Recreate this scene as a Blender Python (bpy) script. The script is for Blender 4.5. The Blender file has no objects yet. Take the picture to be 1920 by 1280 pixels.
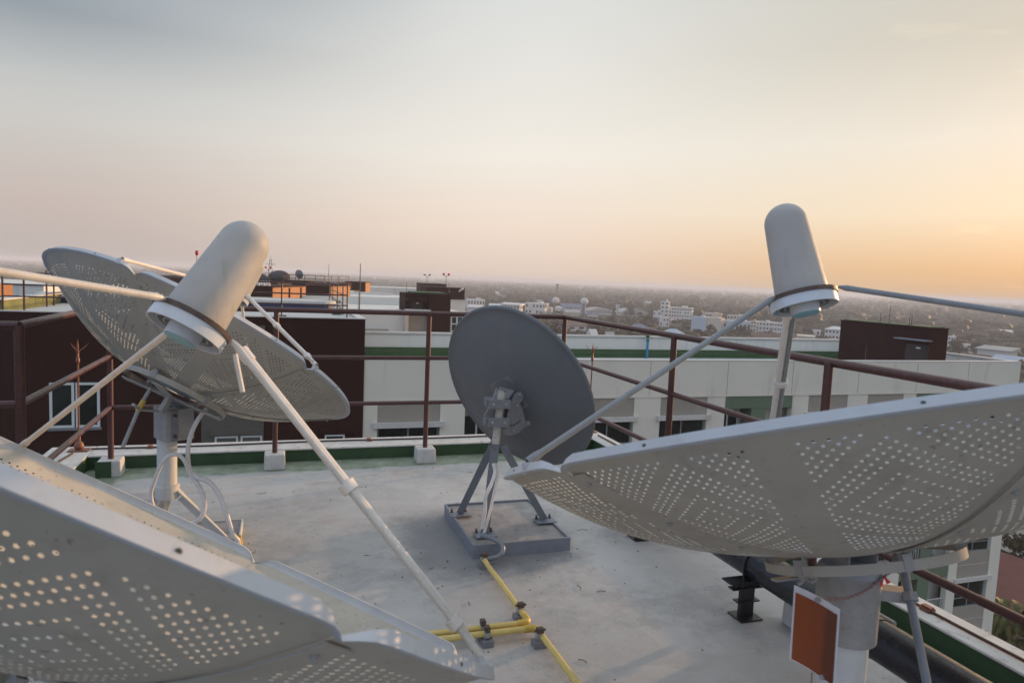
import bpy, math, random
from mathutils import Vector as V, Matrix
R_ = math.radians
random.seed(7)
SC = bpy.context.scene
COL = SC.collection
PI = math.pi

# ------------------------------------------------------------------ camera numbers and the rooftop's own axes
F, PITCH, ROLL, HC = 1290.0, R_(5.15), R_(2.48), 1.6
CAM = V((0, 0, HC))
_f = V((0, math.cos(PITCH), -math.sin(PITCH))); _u = V((0, math.sin(PITCH), math.cos(PITCH))); _r = V((1, 0, 0))
CR = math.cos(ROLL) * _r + math.sin(ROLL) * _u
CU = -math.sin(ROLL) * _r + math.cos(ROLL) * _u
AZ = R_(18.6)
E1 = V((-math.sin(AZ), math.cos(AZ), 0))      # away along the roof
E2 = V((math.cos(AZ), math.sin(AZ), 0))       # to the right along the roof
UP = V((0, 0, 1))
def ray(x, y): return _f + CR * ((x - 960) / F) - CU * ((y - 640) / F)
def on_z(x, y, z): d = ray(x, y); return CAM + d * ((z - HC) / d.z)
def on_b(x, y, b): d = ray(x, y); return CAM + d * (b / d.dot(E1))
def on_a(x, y, a): d = ray(x, y); return CAM + d * (a / d.dot(E2))
def dep(x, y, d): return CAM + ray(x, y) * d
def W(a, b, z=0.0): return E2 * a + E1 * b + V((0, 0, z))
RB = Matrix((E2, E1, UP)).transposed()        # roof axes as a rotation
GZ = -24.0                                    # street level

# ------------------------------------------------------------------ materials
class NT:
    def __init__(s, m): s.t = m.node_tree; s.n = s.t.nodes; s.l = s.t.links
    def node(s, ty, **k):
        n = s.n.new(ty)
        for a, b in k.items(): setattr(n, a, b)
        return n
    def put(s, sock, v):
        if isinstance(v, bpy.types.NodeSocket): s.l.new(v, sock)
        elif v is not None:
            if isinstance(v, (tuple, list)) and len(v) == 3 and sock.type == 'RGBA': v = (*v, 1)
            sock.default_value = v
    def math(s, op, a, b=None, c=None):
        n = s.node('ShaderNodeMath', operation=op)
        for i, v in enumerate((a, b, c)):
            if v is not None: s.put(n.inputs[i], v)
        return n.outputs[0]
    def mix(s, f, a, b, bt='MIX'):
        n = s.node('ShaderNodeMix', data_type='RGBA', blend_type=bt)
        s.put(n.inputs[0], f); s.put(n.inputs[6], a); s.put(n.inputs[7], b)
        return n.outputs[2]
    def noise(s, vec, scale, detail=4, rough=.55, dist=0.0):
        n = s.node('ShaderNodeTexNoise'); s.put(n.inputs['Vector'], vec); s.put(n.inputs['Scale'], scale)
        n.inputs['Detail'].default_value = detail; n.inputs['Roughness'].default_value = rough; n.inputs['Distortion'].default_value = dist
        return n.outputs['Fac']
    def ramp(s, f, *stops):
        n = s.node('ShaderNodeValToRGB'); s.put(n.inputs[0], f); e = n.color_ramp.elements
        while len(e) < len(stops): e.new(.5)
        for q, (p, c) in zip(e, stops):
            q.position = p; q.color = (c, c, c, 1) if isinstance(c, (int, float)) else (*c, 1)
        return n.outputs[0]
    def step(s, v, lo, hi):
        n = s.node('ShaderNodeMapRange', interpolation_type='SMOOTHSTEP'); s.put(n.inputs[0], v); s.put(n.inputs[1], lo); s.put(n.inputs[2], hi)
        return n.outputs[0]
    def coord(s, which='Object'): return s.node('ShaderNodeTexCoord').outputs[which]
    def xyz(s, v):
        n = s.node('ShaderNodeSeparateXYZ'); s.put(n.inputs[0], v); return n.outputs

def new_mat(name):
    m = bpy.data.materials.new(name); m.use_nodes = True
    t = NT(m); p = t.n['Principled BSDF']
    return m, t, p

def paint(name, col, rough=.5, var=.12, scale=6.0, dirt=None, dirt_amt=.35, metal=0.0, bump=.15, bscale=60.0, bdist=.002, spec=.5, streak=False):
    """painted or bare surface: base colour wandering a little, optional dirt colour in blotches, fine bump"""
    m, t, p = new_mat(name)
    c = t.coord()
    n = t.noise(c, scale, 5, .6)
    lo = tuple(x * (1 - var) for x in col); hi = tuple(min(1, x * (1 + var)) for x in col)
    base = t.ramp(n, (.3, lo), (.7, hi))
    if dirt:
        vec = c
        if streak:
            mp = t.node('ShaderNodeMapping'); mp.inputs['Scale'].default_value = (1, 1, .12); t.put(mp.inputs[0], c); vec = mp.outputs[0]
        d = t.noise(vec, scale * 2.3, 6, .68, .6)
        base = t.mix(t.math('MULTIPLY', t.step(d, .54, .72), dirt_amt), base, dirt)
    t.put(p.inputs['Base Color'], base)
    t.put(p.inputs['Roughness'], t.ramp(t.noise(c, scale * 3, 3), (.3, max(0, rough - .08)), (.7, min(1, rough + .1))))
    p.inputs['Metallic'].default_value = metal; p.inputs['Specular IOR Level'].default_value = spec
    if bump:
        b = t.node('ShaderNodeBump'); b.inputs['Strength'].default_value = bump; b.inputs['Distance'].default_value = bdist
        t.put(b.inputs['Height'], t.noise(c, bscale, 4)); t.l.new(b.outputs[0], p.inputs['Normal'])
    return m

M = {}
M['dish'] = None
M['sheet'] = paint('dish_sheet_plain', (.41, .38, .325), .58, .08, 9, (.25, .215, .17), .3)
M['dish_rim'] = paint('dish_rim_sky_tint', (.44, .465, .50), .56, .07, 9, (.30, .27, .23), .25)  # blue reflection of the sky is mixed into this rim colour
M['feed'] = paint('feed_cover_plastic', (.38, .37, .355), .62, .09, 7, (.27, .23, .18), .40, bump=.10, streak=True)
M['scalar'] = paint('scalar_ring_paint', (.54, .60, .67), .4, .05, 12, (.3, .28, .25), .2)
M['scalar_in'] = paint('scalar_recess_paint', (.30, .33, .36), .5, .08, 20)
M['throat'] = paint('throat_cap_plastic', (.14, .33, .42), .45, .06, 20)
M['rust'] = paint('rusty_band', (.085, .060, .050), .6, .4, 60, (.30, .14, .07), .6)
M['strut'] = paint('strut_paint', (.55, .53, .50), .42, .08, 20, (.34, .25, .18), .4)
M['strut_blue'] = paint('strut_galvanised', (.20, .22, .24), .38, .1, 30, (.25, .2, .16), .3)
M['conduit'] = paint('white_conduit', (.66, .62, .59), .45, .06, 20, (.35, .28, .22), .35)
M['pole_white'] = paint('white_pole_paint', (.60, .60, .58), .45, .07, 8, (.33, .26, .2), .35, streak=True)
M['bracket'] = paint('bracket_galvanised', (.32, .315, .305), .45, .12, 25, (.25, .16, .1), .4)
M['bolt'] = paint('dark_bolt', (.07, .065, .06), .5, .3, 90, (.22, .1, .05), .5)
M['grey_dish'] = paint('dark_grey_dish_paint', (.128, .140, .152), .5, .08, 4, (.19, .18, .17), .3, bump=.05)
M['grey_bracket'] = paint('grey_bracket_paint', (.20, .20, .215), .55, .1, 30, (.3, .26, .24), .3)
M['grey_steel'] = paint('grey_steel_paint', (.20, .215, .245), .5, .1, 16, (.36, .33, .32), .4)
M['chipped'] = paint('chipped_white_pipe', (.50, .47, .42), .5, .1, 45, (.06, .05, .04), .9)
M['concrete_pad'] = paint('pad_concrete', (.32, .30, .285), .85, .2, 9, (.15, .14, .135), .75, bump=.6, bscale=40)
M['rail'] = paint('maroon_rail_paint', (.075, .028, .026), .38, .18, 25, (.26, .12, .07), .35, bump=.2, bscale=120)
M['block'] = paint('footing_whitewash', (.50, .49, .47), .85, .12, 14, (.24, .22, .2), .5, bump=.5, bscale=50, bdist=.004)
M['parapet_white'] = paint('parapet_whitewash', (.55, .53, .50), .85, .1, 7, (.16, .14, .13), .75, bump=.5, bscale=30, bdist=.004)
M['parapet_green'] = paint('parapet_green_coating', (.030, .068, .026), .55, .2, 6, (.06, .10, .045), .4, bump=.3, bscale=40)
M['copper'] = paint('copper', (.22, .095, .06), .5, .25, 60, (.08, .05, .045), .6, metal=.35)
M['cable'] = paint('brown_cable', (.06, .035, .03), .6, .25, 60)
M['yellow'] = paint('yellow_pvc', (.62, .47, .15), .42, .08, 14, (.42, .30, .10), .35, bump=.05)
M['yellow_joint'] = paint('yellow_joint_pvc', (.55, .37, .06), .4, .08, 20)
M['black_pipe'] = paint('black_pipe_coating', (.014, .016, .022), .32, .3, 12, (.16, .16, .17), .25, bump=.15, bscale=50)
M['black_steel'] = paint('black_steel', (.016, .016, .018), .45, .3, 20, (.05, .04, .04), .4)
M['white_sheet'] = paint('laminate_border', (.70, .68, .70), .25, .04, 10, bump=.02)
M['wire'] = paint('twisted_wire', (.30, .20, .19), .5, .4, 200, (.5, .12, .12), .5)
M['red_tape'] = paint('red_tape', (.75, .03, .05), .4, .2, 60)
M['beige_wall'] = paint('beige_render', (.71, .67, .58), .85, .05, .5, (.28, .26, .23), .28, bump=.2, bscale=8, streak=True)
M['white_wall'] = paint('white_render', (.66, .645, .595), .85, .06, .4, (.30, .30, .28), .3, bump=.2, bscale=8, streak=True)
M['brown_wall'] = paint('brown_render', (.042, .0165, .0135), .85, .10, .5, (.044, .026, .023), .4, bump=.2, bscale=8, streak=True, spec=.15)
M['olive_wall'] = paint('olive_render', (.105, .098, .082), .8, .08, .6, bump=.2, bscale=8)
M['taupe_wall'] = paint('taupe_render', (.33, .295, .25), .85, .05, .6, (.16, .14, .12), .3, streak=True)
M['sage_wall'] = paint('sage_render', (.135, .185, .125), .8, .06, .6, (.09, .11, .08), .3, streak=True)
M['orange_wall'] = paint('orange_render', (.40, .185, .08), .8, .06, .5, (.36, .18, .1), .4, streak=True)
M['cap_white'] = paint('coping_white', (.58, .56, .53), .8, .06, 1, (.3, .28, .25), .4)
M['green_strip'] = paint('green_membrane', (.030, .085, .022), .6, .15, .8, (.06, .1, .05), .4)
M['roof_pale'] = paint('pale_roof_screed', (.46, .48, .47), .85, .08, .5, (.3, .3, .28), .4)
M['roof_blue'] = paint('dark_blue_membrane', (.022, .03, .085), .5, .15, 1)
M['alu'] = paint('window_aluminium', (.22, .24, .24), .4, .06, 8)
M['frame'] = paint('white_window_frame', (.62, .66, .66), .4, .04, 8)
M['door_brown'] = paint('brown_door', (.034, .018, .014), .5, .1, 6)
M['blue_pvc'] = paint('blue_pvc', (.03, .22, .42), .4, .08, 6)
M['lamp_red'] = paint('red_lamp_glass', (.50, .02, .05), .25, .1, 30)
M['town_white'] = paint('town_white_render', (.66, .64, .60), .85, .06, .15, (.40, .37, .33), .35, streak=True)
M['town_cream'] = paint('town_cream_render', (.58, .50, .40), .85, .06, .15, (.36, .31, .25), .35, streak=True)
M['town_pink'] = paint('town_pink_render', (.55, .33, .28), .85, .06, .15)
M['town_blue'] = paint('town_pale_blue_render', (.46, .52, .57), .8, .06, .15)
M['town_strong_blue'] = paint('town_blue_cladding', (.06, .16, .42), .6, .06, .15)
M['town_yellow'] = paint('town_yellow_cladding', (.55, .38, .08), .7, .06, .15)
M['town_dark'] = paint('town_dark_cladding', (.07, .07, .075), .5, .1, .2)
M['roof_grey'] = paint('town_grey_sheet_roof', (.36, .345, .33), .6, .1, .2, (.22, .17, .14), .4)
M['roof_white'] = paint('town_white_sheet_roof', (.62, .60, .58), .55, .06, .2)
M['roof_brown'] = paint('town_brown_tile_roof', (.13, .08, .06), .8, .15, .3)
M['roof_red'] = paint('town_red_tile_roof', (.13, .046, .036), .75, .12, .5, (.08, .04, .034), .4)
M['roof_bluesheet'] = paint('town_blue_sheet_roof', (.10, .115, .20), .55, .1, .3)
M['roof_paleblue'] = paint('town_pale_blue_sheet_roof', (.36, .42, .50), .55, .1, .3)
M['mast'] = paint('mast_steel', (.12, .10, .095), .6, .2, 3)
M['radome'] = paint('radome_skin', (.55, .53, .51), .6, .05, .3)
M['bark'] = paint('bark', (.085, .065, .05), .9, .25, 4)
M['window_dark'] = paint('town_window', (.03, .034, .04), .2, .3, 1, bump=0)

def glass_mat():
    m, t, p = new_mat('dark_window_glass')
    c = t.coord()
    t.put(p.inputs['Base Color'], t.ramp(t.noise(c, .6, 2), (.35, (.006, .009, .009)), (.7, (.028, .036, .034))))
    p.inputs['Roughness'].default_value = .06; p.inputs['Specular IOR Level'].default_value = .5
    return m
M['glass'] = glass_mat()

def leaf_mat(name, lo, hi, sc=.25):
    m, t, p = new_mat(name)
    oi = t.node('ShaderNodeObjectInfo')
    n = t.noise(t.coord(), sc, 3)
    col = t.ramp(n, (.3, lo), (.72, hi))
    col = t.mix(t.math('MULTIPLY', oi.outputs['Random'], .45), col, (hi[0] * 1.25, hi[1] * .95, hi[2] * .8))
    t.put(p.inputs['Base Color'], col); p.inputs['Roughness'].default_value = .7; p.inputs['Specular IOR Level'].default_value = .2
    return m
M['leaf'] = leaf_mat('broadleaf_foliage', (.016, .020, .009), (.050, .052, .022))
M['leaf2'] = leaf_mat('dry_foliage', (.026, .023, .012), (.062, .052, .028))
M['palm'] = leaf_mat('palm_foliage', (.025, .040, .012), (.075, .095, .028), 1.5)
M['wood_far'] = leaf_mat('distant_wood_foliage', (.016, .017, .009), (.045, .042, .022), .02)

def dish_mat(name, half_deg, pitch, hole, r0, Rr, col=(.42, .39, .335)):
    """Perforated sheet: UV holds (arc length from the petal's middle, radius) in metres. Holes lie on a diagonal lattice, dense near the hub,
    and as nested diamonds in each half of the petal further out; the petal's middle strip and its seams stay unpierced."""
    m, t, p = new_mat(name)
    uvn = t.node('ShaderNodeUVMap'); uvn.uv_map = 'sheet'
    x, y, _ = t.xyz(uvn.outputs[0])
    ax = t.math('ABSOLUTE', x)
    half = R_(half_deg)
    vc = r0 + (Rr - r0) * .685
    uc = vc * half * .5
    k = 1 / (pitch * math.sqrt(2))
    du = t.math('SUBTRACT', ax, uc); dv = t.math('SUBTRACT', y, vc)
    pp = t.math('MULTIPLY', t.math('ADD', du, t.math('MULTIPLY', dv, 1.0)), k)
    qq = t.math('MULTIPLY', t.math('SUBTRACT', du, t.math('MULTIPLY', dv, 1.0)), k)
    ip = t.math('ROUND', pp); iq = t.math('ROUND', qq)
    fx = t.math('SUBTRACT', pp, ip); fy = t.math('SUBTRACT', qq, iq)
    rr = t.math('SQRT', t.math('ADD', t.math('MULTIPLY', fx, fx), t.math('MULTIPLY', fy, fy)))
    isH = t.math('LESS_THAN', rr, hole / pitch)
    ring = t.math('MAXIMUM', t.math('ABSOLUTE', ip), t.math('ABSOLUTE', iq))
    m3 = t.math('LESS_THAN', t.math('MODULO', t.math('ADD', ring, .5), 2.0), 1.0)
    m3 = t.math('MULTIPLY', m3, t.math('LESS_THAN', ring, 6.5))
    dbl = t.math('GREATER_THAN', t.math('ABSOLUTE', t.math('SUBTRACT', ring, 9.0)), .5)
    openv = t.math('MAXIMUM', m3, t.math('MULTIPLY', t.math('GREATER_THAN', ring, 6.6), dbl))
    # lattice cell centre back in sheet metres, so that whole holes are kept or dropped
    cu = t.math('ADD', t.math('MULTIPLY', t.math('ADD', ip, iq), .5 / k), uc)
    cv = t.math('ADD', t.math('MULTIPLY', t.math('SUBTRACT', ip, iq), .5 / k), vc)
    outer = t.math('MULTIPLY', t.math('GREATER_THAN', cv, r0 + (Rr - r0) * .36), t.math('LESS_THAN', cv, Rr - .042))
    inner = t.math('MULTIPLY', t.math('GREATER_THAN', cv, r0 + (Rr - r0) * .06), t.math('LESS_THAN', cv, r0 + (Rr - r0) * .30))
    zone = t.math('MAXIMUM', t.math('MULTIPLY', outer, openv), inner)
    band = t.math('MULTIPLY', t.math('GREATER_THAN', cu, .042), t.math('LESS_THAN', cu, t.math('SUBTRACT', t.math('MULTIPLY', cv, half), .045)))
    H = t.math('MULTIPLY', isH, t.math('MULTIPLY', zone, band))
    c = t.coord()
    base = t.ramp(t.noise(c, 5, 5, .6), (.3, tuple(v * .92 for v in col)), (.7, tuple(v * 1.07 for v in col)))
    mp = t.node('ShaderNodeMapping'); mp.inputs['Scale'].default_value = (1, 1, .16); t.put(mp.inputs[0], c)
    st = t.noise(mp.outputs[0], 26, 5, .6)
    base = t.mix(t.math('MULTIPLY', t.step(st, .56, .72), .30), base, (.22, .19, .15))
    sp = t.noise(c, 55, 2, .5)
    base = t.mix(t.math('MULTIPLY', t.step(sp, .70, .74), .7), base, (.17, .13, .10))
    d = t.noise(c, 11, 6, .7, .5)
    base = t.mix(t.math('MULTIPLY', t.step(d, .52, .74), .38), base, (.25, .215, .17))
    t.put(p.inputs['Base Color'], base); p.inputs['Roughness'].default_value = .58
    b = t.node('ShaderNodeBump'); b.inputs['Strength'].default_value = .12; b.inputs['Distance'].default_value = .004
    t.put(b.inputs['Height'], t.noise(c, 9, 3)); t.l.new(b.outputs[0], p.inputs['Normal'])
    tr = t.node('ShaderNodeBsdfTransparent'); mx = t.node('ShaderNodeMixShader')
    t.put(mx.inputs[0], H); t.l.new(p.outputs[0], mx.inputs[1]); t.l.new(tr.outputs[0], mx.inputs[2])
    t.l.new(mx.outputs[0], t.n['Material Output'].inputs[0])
    return m

def floor_mat():
    m, t, p = new_mat('rooftop_screed')
    c = t.coord(); x, y, z = t.xyz(c)
    base = t.ramp(t.noise(c, .9, 8, .7, .1), (.30, (.35, .338, .322)), (.70, (.51, .495, .472)))
    base = t.mix(t.math('MULTIPLY', t.step(t.noise(c, 1.6, 9, .76, .15), .49, .62), .55), base, (.265, .258, .262))      # grey trowel patches
    base = t.mix(t.math('MULTIPLY', t.step(t.noise(c, 2.6, 7, .68, .2), .55, .68), .45), base, (.40, .31, .25))     # ochre stains
    mp = t.node('ShaderNodeMapping'); mp.inputs['Scale'].default_value = (1.1, 4.2, 1); mp.inputs['Rotation'].default_value = (0, 0, .5); t.put(mp.inputs[0], c)
    base = t.mix(t.math('MULTIPLY', t.step(t.noise(mp.outputs[0], 2.4, 7, .7, .6), .56, .70), .35), base, (.58, .565, .56))
    pud = t.noise(c, 1.15, 3, .45, .3)
    tide = t.math('SUBTRACT', 1.0, t.step(t.math('ABSOLUTE', t.math('SUBTRACT', pud, .585)), .002, .014))
    base = t.mix(t.math('MULTIPLY', tide, .16), base, (.24, .225, .21))
    base = t.mix(t.math('MULTIPLY', t.step(pud, .585, .60), .22), base, (.30, .295, .30))
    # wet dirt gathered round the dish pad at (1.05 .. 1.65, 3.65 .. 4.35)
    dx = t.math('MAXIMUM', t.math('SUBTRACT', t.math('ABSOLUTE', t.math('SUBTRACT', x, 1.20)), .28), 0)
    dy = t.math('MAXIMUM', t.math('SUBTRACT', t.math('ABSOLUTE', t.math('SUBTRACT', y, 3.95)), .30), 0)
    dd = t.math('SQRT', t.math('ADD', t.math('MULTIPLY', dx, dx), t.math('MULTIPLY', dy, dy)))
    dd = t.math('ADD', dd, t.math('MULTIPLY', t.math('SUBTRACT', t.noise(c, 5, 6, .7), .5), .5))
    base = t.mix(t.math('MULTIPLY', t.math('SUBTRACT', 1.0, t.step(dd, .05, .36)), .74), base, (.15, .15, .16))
    # specks
    base = t.mix(t.step(t.noise(c, 42, 2, .5), .70, .76), base, (.13, .12, .11))
    vo = t.node('ShaderNodeTexVoronoi', feature='DISTANCE_TO_EDGE'); vo.inputs['Scale'].default_value = 1.1
    t.put(vo.inputs['Vector'], t.mix(.25, c, t.node('ShaderNodeTexNoise').outputs['Color']))
    crack = t.math('MULTIPLY', t.math('LESS_THAN', vo.outputs[0], .006), t.step(t.noise(c, 1.3, 3), .52, .6))
    base = t.mix(t.math('MULTIPLY', crack, .0), base, (.12, .11, .1))
    # faded green coating along the parapets
    wob = t.math('MULTIPLY', t.math('SUBTRACT', t.noise(c, 3.5, 5, .6), .5), .16)
    g = t.math('MAXIMUM', t.step(t.math('ADD', y, wob), 5.60, 5.66), t.math('MAXIMUM', t.step(t.math('ADD', x, wob), 2.70, 2.74), t.math('SUBTRACT', 1.0, t.step(t.math('ADD', x, wob), -1.16, -1.10))))
    green = t.ramp(t.noise(c, 8, 5, .65), (.35, (.12, .165, .095)), (.7, (.29, .325, .245)))
    base = t.mix(t.math('MULTIPLY', g, .88), base, green)
    t.put(p.inputs['Base Color'], base)
    t.put(p.inputs['Roughness'], t.ramp(t.noise(c, 3, 5), (.35, .5), (.7, .8)))
    b = t.node('ShaderNodeBump'); b.inputs['Strength'].default_value = .5; b.inputs['Distance'].default_value = .01
    h = t.math('ADD', t.noise(c, 7, 7, .7), t.math('MULTIPLY', t.noise(c, 70, 3), .12))
    t.put(b.inputs['Height'], h); t.l.new(b.outputs[0], p.inputs['Normal'])
    return m

def ground_mat():
    m, t, p = new_mat('town_ground')
    c = t.coord()
    base = t.ramp(t.noise(c, .012, 6, .6), (.3, (.015, .015, .009)), (.55, (.026, .024, .016)), (.75, (.05, .042, .03)))
    base = t.mix(t.step(t.noise(c, .08, 5, .6), .55, .65), base, (.055, .055, .03))
    t.put(p.inputs['Base Color'], base); p.inputs['Roughness'].default_value = .95
    return m

def sheet_mat():
    m, t, p = new_mat('brown_print_glare')
    c = t.coord(); x, y, z = t.xyz(c)
    w = t.math('ADD', x, t.math('MULTIPLY', t.noise(c, 9, 2), .02))
    col = t.ramp(t.step(w, 0, .165), (.0, (.30, .075, .024)), (.30, (.26, .062, .022)), (.36, (.15, .046, .020)), (.52, (.16, .045, .020)), (.58, (.25, .06, .024)), (.66, (.15, .044, .022)), (1, (.12, .037, .020)))  # bright and dark bands imitate reflections on the brown laminate
    t.put(p.inputs['Base Color'], col); p.inputs['Roughness'].default_value = .22
    return m

# ------------------------------------------------------------------ mesh builder
class MB:
    def __init__(s): s.v = []; s.f = []; s.uv = {}
    def add(s, vs, fs):
        o = len(s.v); s.v += [V(q) for q in vs]; s.f += [tuple(i + o for i in f) for f in fs]; return s
    def box(s, c, size, rot=None, taper=1.0):
        c = V(c); hx, hy, hz = (q / 2 for q in size); rot = rot or Matrix.Identity(3)
        P = [(-hx, -hy, -hz), (hx, -hy, -hz), (hx, hy, -hz), (-hx, hy, -hz), (-hx * taper, -hy * taper, hz), (hx * taper, -hy * taper, hz), (hx * taper, hy * taper, hz), (-hx * taper, hy * taper, hz)]
        return s.add([c + rot @ V(q) for q in P], [(0, 3, 2, 1), (4, 5, 6, 7), (0, 1, 5, 4), (1, 2, 6, 5), (2, 3, 7, 6), (3, 0, 4, 7)])
    def rbox(s, a0, a1, b0, b1, z0, z1): return s.box(W((a0 + a1) / 2, (b0 + b1) / 2, (z0 + z1) / 2), (abs(a1 - a0), abs(b1 - b0), abs(z1 - z0)), RB)
    def tube(s, path, r, n=10, caps=True, flat=1.0):
        path = [V(q) for q in path]; rs = r if isinstance(r, (list, tuple)) else [r] * len(path)
        o = len(s.v); prev = None
        for i, q in enumerate(path):
            d = (path[min(i + 1, len(path) - 1)] - path[max(i - 1, 0)]).normalized()
            if prev is None:
                a = V((0, 0, 1)) if abs(d.z) < .9 else V((1, 0, 0)); x = d.cross(a).normalized()
            else: x = (prev - d * prev.dot(d)).normalized()
            prev = x; y = d.cross(x)
            for k in range(n):
                t = 2 * PI * k / n; s.v.append(q + (x * math.cos(t) + y * math.sin(t) * flat) * rs[i])
        for i in range(len(path) - 1):
            for k in range(n):
                a = o + i * n + k; b = o + i * n + (k + 1) % n; s.f.append((a, b, b + n, a + n))
        if caps: s.f.append(tuple(o + k for k in reversed(range(n)))); s.f.append(tuple(o + (len(path) - 1) * n + k for k in range(n)))
        return s
    def lathe(s, c, fr, prof, n=32, caps=True):
        """prof: (radius, height along axis) pairs; fr: (x, y, axis)"""
        c = V(c); x, y, a = fr; o = len(s.v)
        for r, h in prof:
            for k in range(n):
                t = 2 * PI * k / n; s.v.append(c + a * h + (x * math.cos(t) + y * math.sin(t)) * r)
        for i in range(len(prof) - 1):
            for k in range(n):
                p = o + i * n + k; q = o + i * n + (k + 1) % n; s.f.append((p, q, q + n, p + n))
        if caps:
            s.f.append(tuple(o + k for k in reversed(range(n)))); s.f.append(tuple(o + (len(prof) - 1) * n + k for k in range(n)))
        return s
    def prism(s, poly, d):
        """closed polygon of points extruded by vector d"""
        n = len(poly); d = V(d); P = [V(q) for q in poly]
        return s.add(P + [q + d for q in P], [tuple(reversed(range(n))), tuple(range(n, 2 * n))] + [(k, (k + 1) % n, (k + 1) % n + n, k + n) for k in range(n)])
    def build(s, name, m, parent=None, origin=None, smooth=35, bevel=0.0):
        if parent is not None:
            root = parent
            while root.parent: root = root.parent
            Mx = (root.matrix_basis).inverted()
            for par in ():
                pass
            vs = [Mx @ q for q in s.v]
        else:
            origin = V(origin) if origin is not None else V((0, 0, 0)); vs = [q - origin for q in s.v]
        me = bpy.data.meshes.new(name); me.from_pydata([tuple(q) for q in vs], [], s.f); me.validate(); me.update()
        if s.uv:
            l = me.uv_layers.new(name='sheet')
            for p in me.polygons:
                for li in p.loop_indices: l.data[li].uv = s.uv.get(me.loops[li].vertex_index, (0, 0))
        import bmesh
        bm = bmesh.new(); bm.from_mesh(me); bmesh.ops.recalc_face_normals(bm, faces=bm.faces); bm.to_mesh(me); bm.free()
        if smooth:
            for p in me.polygons: p.use_smooth = True
            me.set_sharp_from_angle(angle=R_(smooth))
        me.materials.append(m)
        o = bpy.data.objects.new(name, me); COL.objects.link(o)
        if parent is not None: o.parent = parent
        else: o.location = origin
        if bevel:
            b = o.modifiers.new('edge', 'BEVEL'); b.width = bevel; b.segments = 2; b.limit_method = 'ANGLE'; b.angle_limit = R_(40)
        return o

def tag(o, label=None, cat=None, group=None, kind=None):
    if label: o['label'] = label
    if cat: o['category'] = cat
    if group: o['group'] = group
    if kind: o['kind'] = kind
    return o
def thing(name, label, cat, loc=(0, 0, 0), rz=0.0, group=None):
    o = bpy.data.objects.new(name, None); COL.objects.link(o); o.location = V(loc); o.rotation_euler = (0, 0, rz); o.empty_display_size = .1
    bpy.context.view_layer.update() if False else None
    o.matrix_basis = Matrix.Translation(V(loc)) @ Matrix.Rotation(rz, 4, 'Z')
    return tag(o, label, cat, group)
def copy_tree(o, parent=None):
    c = o.copy(); COL.objects.link(c)
    if parent is not None: c.parent = parent
    for ch in list(o.children): copy_tree(ch, c)
    return c
def frame_of(axis):
    a = V(axis).normalized(); x = V((0, 1, 0)).cross(a).normalized(); return (x, a.cross(x), a)
def arc(pts, n=8):
    """Catmull-Rom through points"""
    P = [V(q) for q in pts]; P = [P[0] * 2 - P[1]] + P + [P[-1] * 2 - P[-2]]; out = []
    for i in range(1, len(P) - 2):
        for k in range(n):
            t = k / n; a, b, c, d = P[i - 1:i + 3]
            out.append(.5 * ((2 * b) + (c - a) * t + (2 * a - 5 * b + 4 * c - d) * t * t + (3 * b - a - 3 * c + d) * t ** 3))
    out.append(P[-2]); return out

# ------------------------------------------------------------------ ground, roof deck
gm = ground_mat()
g = MB(); n = 72; rings = [0, 60, 150, 300, 600, 1200, 2500, 5000, 9000]
g.v = [V((0, 0, GZ))]
for r in rings[1:]:
    for k in range(n): t = 2 * PI * k / n; g.v.append(V((r * math.cos(t), r * math.sin(t), GZ)))
for k in range(n): g.f.append((0, 1 + k, 1 + (k + 1) % n))
for i in range(len(rings) - 2):
    for k in range(n): a = 1 + i * n + k; b = 1 + i * n + (k + 1) % n; g.f.append((a, a + n, b + n, b))
tag(g.build('ground', gm), kind='structure')

fl = bpy.data.objects
b = MB().box((.75, 2.0, -12.0), (4.5, 8.5, 24.0)); b.v = [V(q) for q in b.v]
o = b.build('roof_floor', floor_mat(), smooth=0); o.rotation_euler = (0, 0, AZ); tag(o, kind='structure')

# parapets (green inner face and white whitewashed top are parts)
def parapet(label, a0, a1, b0, b1, cap, inner):
    t = thing('parapet_wall', label, 'parapet', W((a0 + a1) / 2, (b0 + b1) / 2, 0))
    MB().rbox(a0, a1, b0, b1, .0005, .098).build('wall', M['parapet_green'], t, smooth=0)
    MB().rbox(*cap, .098, .112).build('coping', M['parapet_white'], t, smooth=0, bevel=.006)
    return t
parapet('low parapet with green face and cracked white top along the far roof edge', -1.40, 2.86, 5.93, 6.24, (-1.402, 2.862, 5.918, 6.242), None)
parapet('low white topped parapet along the left roof edge ending under the copper rod', -1.72, -1.40, 2.0, 6.24, (-1.722, -1.404, 2.0, 6.242), None)
parapet('low green faced parapet running past the black pipe on the right roof edge', 2.86, 3.03, -1.0, 6.24, (2.846, 3.036, -1.0, 6.242), None)

def cable_run(label, pts, clamps):
    mb = MB().tube(arc([W(*q) for q in pts], 5), .007, 6)
    t = thing('lightning_cable', label, 'cable', W(*pts[0]))
    mb.build('strap', M['cable'], t)
    for q in clamps:
        c = MB().box(W(q[0], q[1], .120), (.045, .05, .016), RB); c.box(W(q[0], q[1], .131), (.028, .05, .012), RB); c.build('clamp', M['copper'], t)
cable_run('thin brown earthing cable lying on the far parapet top', [(-1.42, 6.12, .12), (-.6, 6.10, .12), (.3, 6.13, .12), (1.2, 6.11, .12), (2.1, 6.12, .12), (2.8, 6.13, .12)], [(.75, 6.115), (-1.0, 6.11), (2.3, 6.12)])
cable_run('brown earthing strap curling over the cracked left parapet top', [(-1.52, 6.0, .12), (-1.55, 5.7, .12), (-1.50, 5.4, .12), (-1.58, 5.0, .12), (-1.55, 4.4, .12)], [(-1.52, 5.62)])
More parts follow.
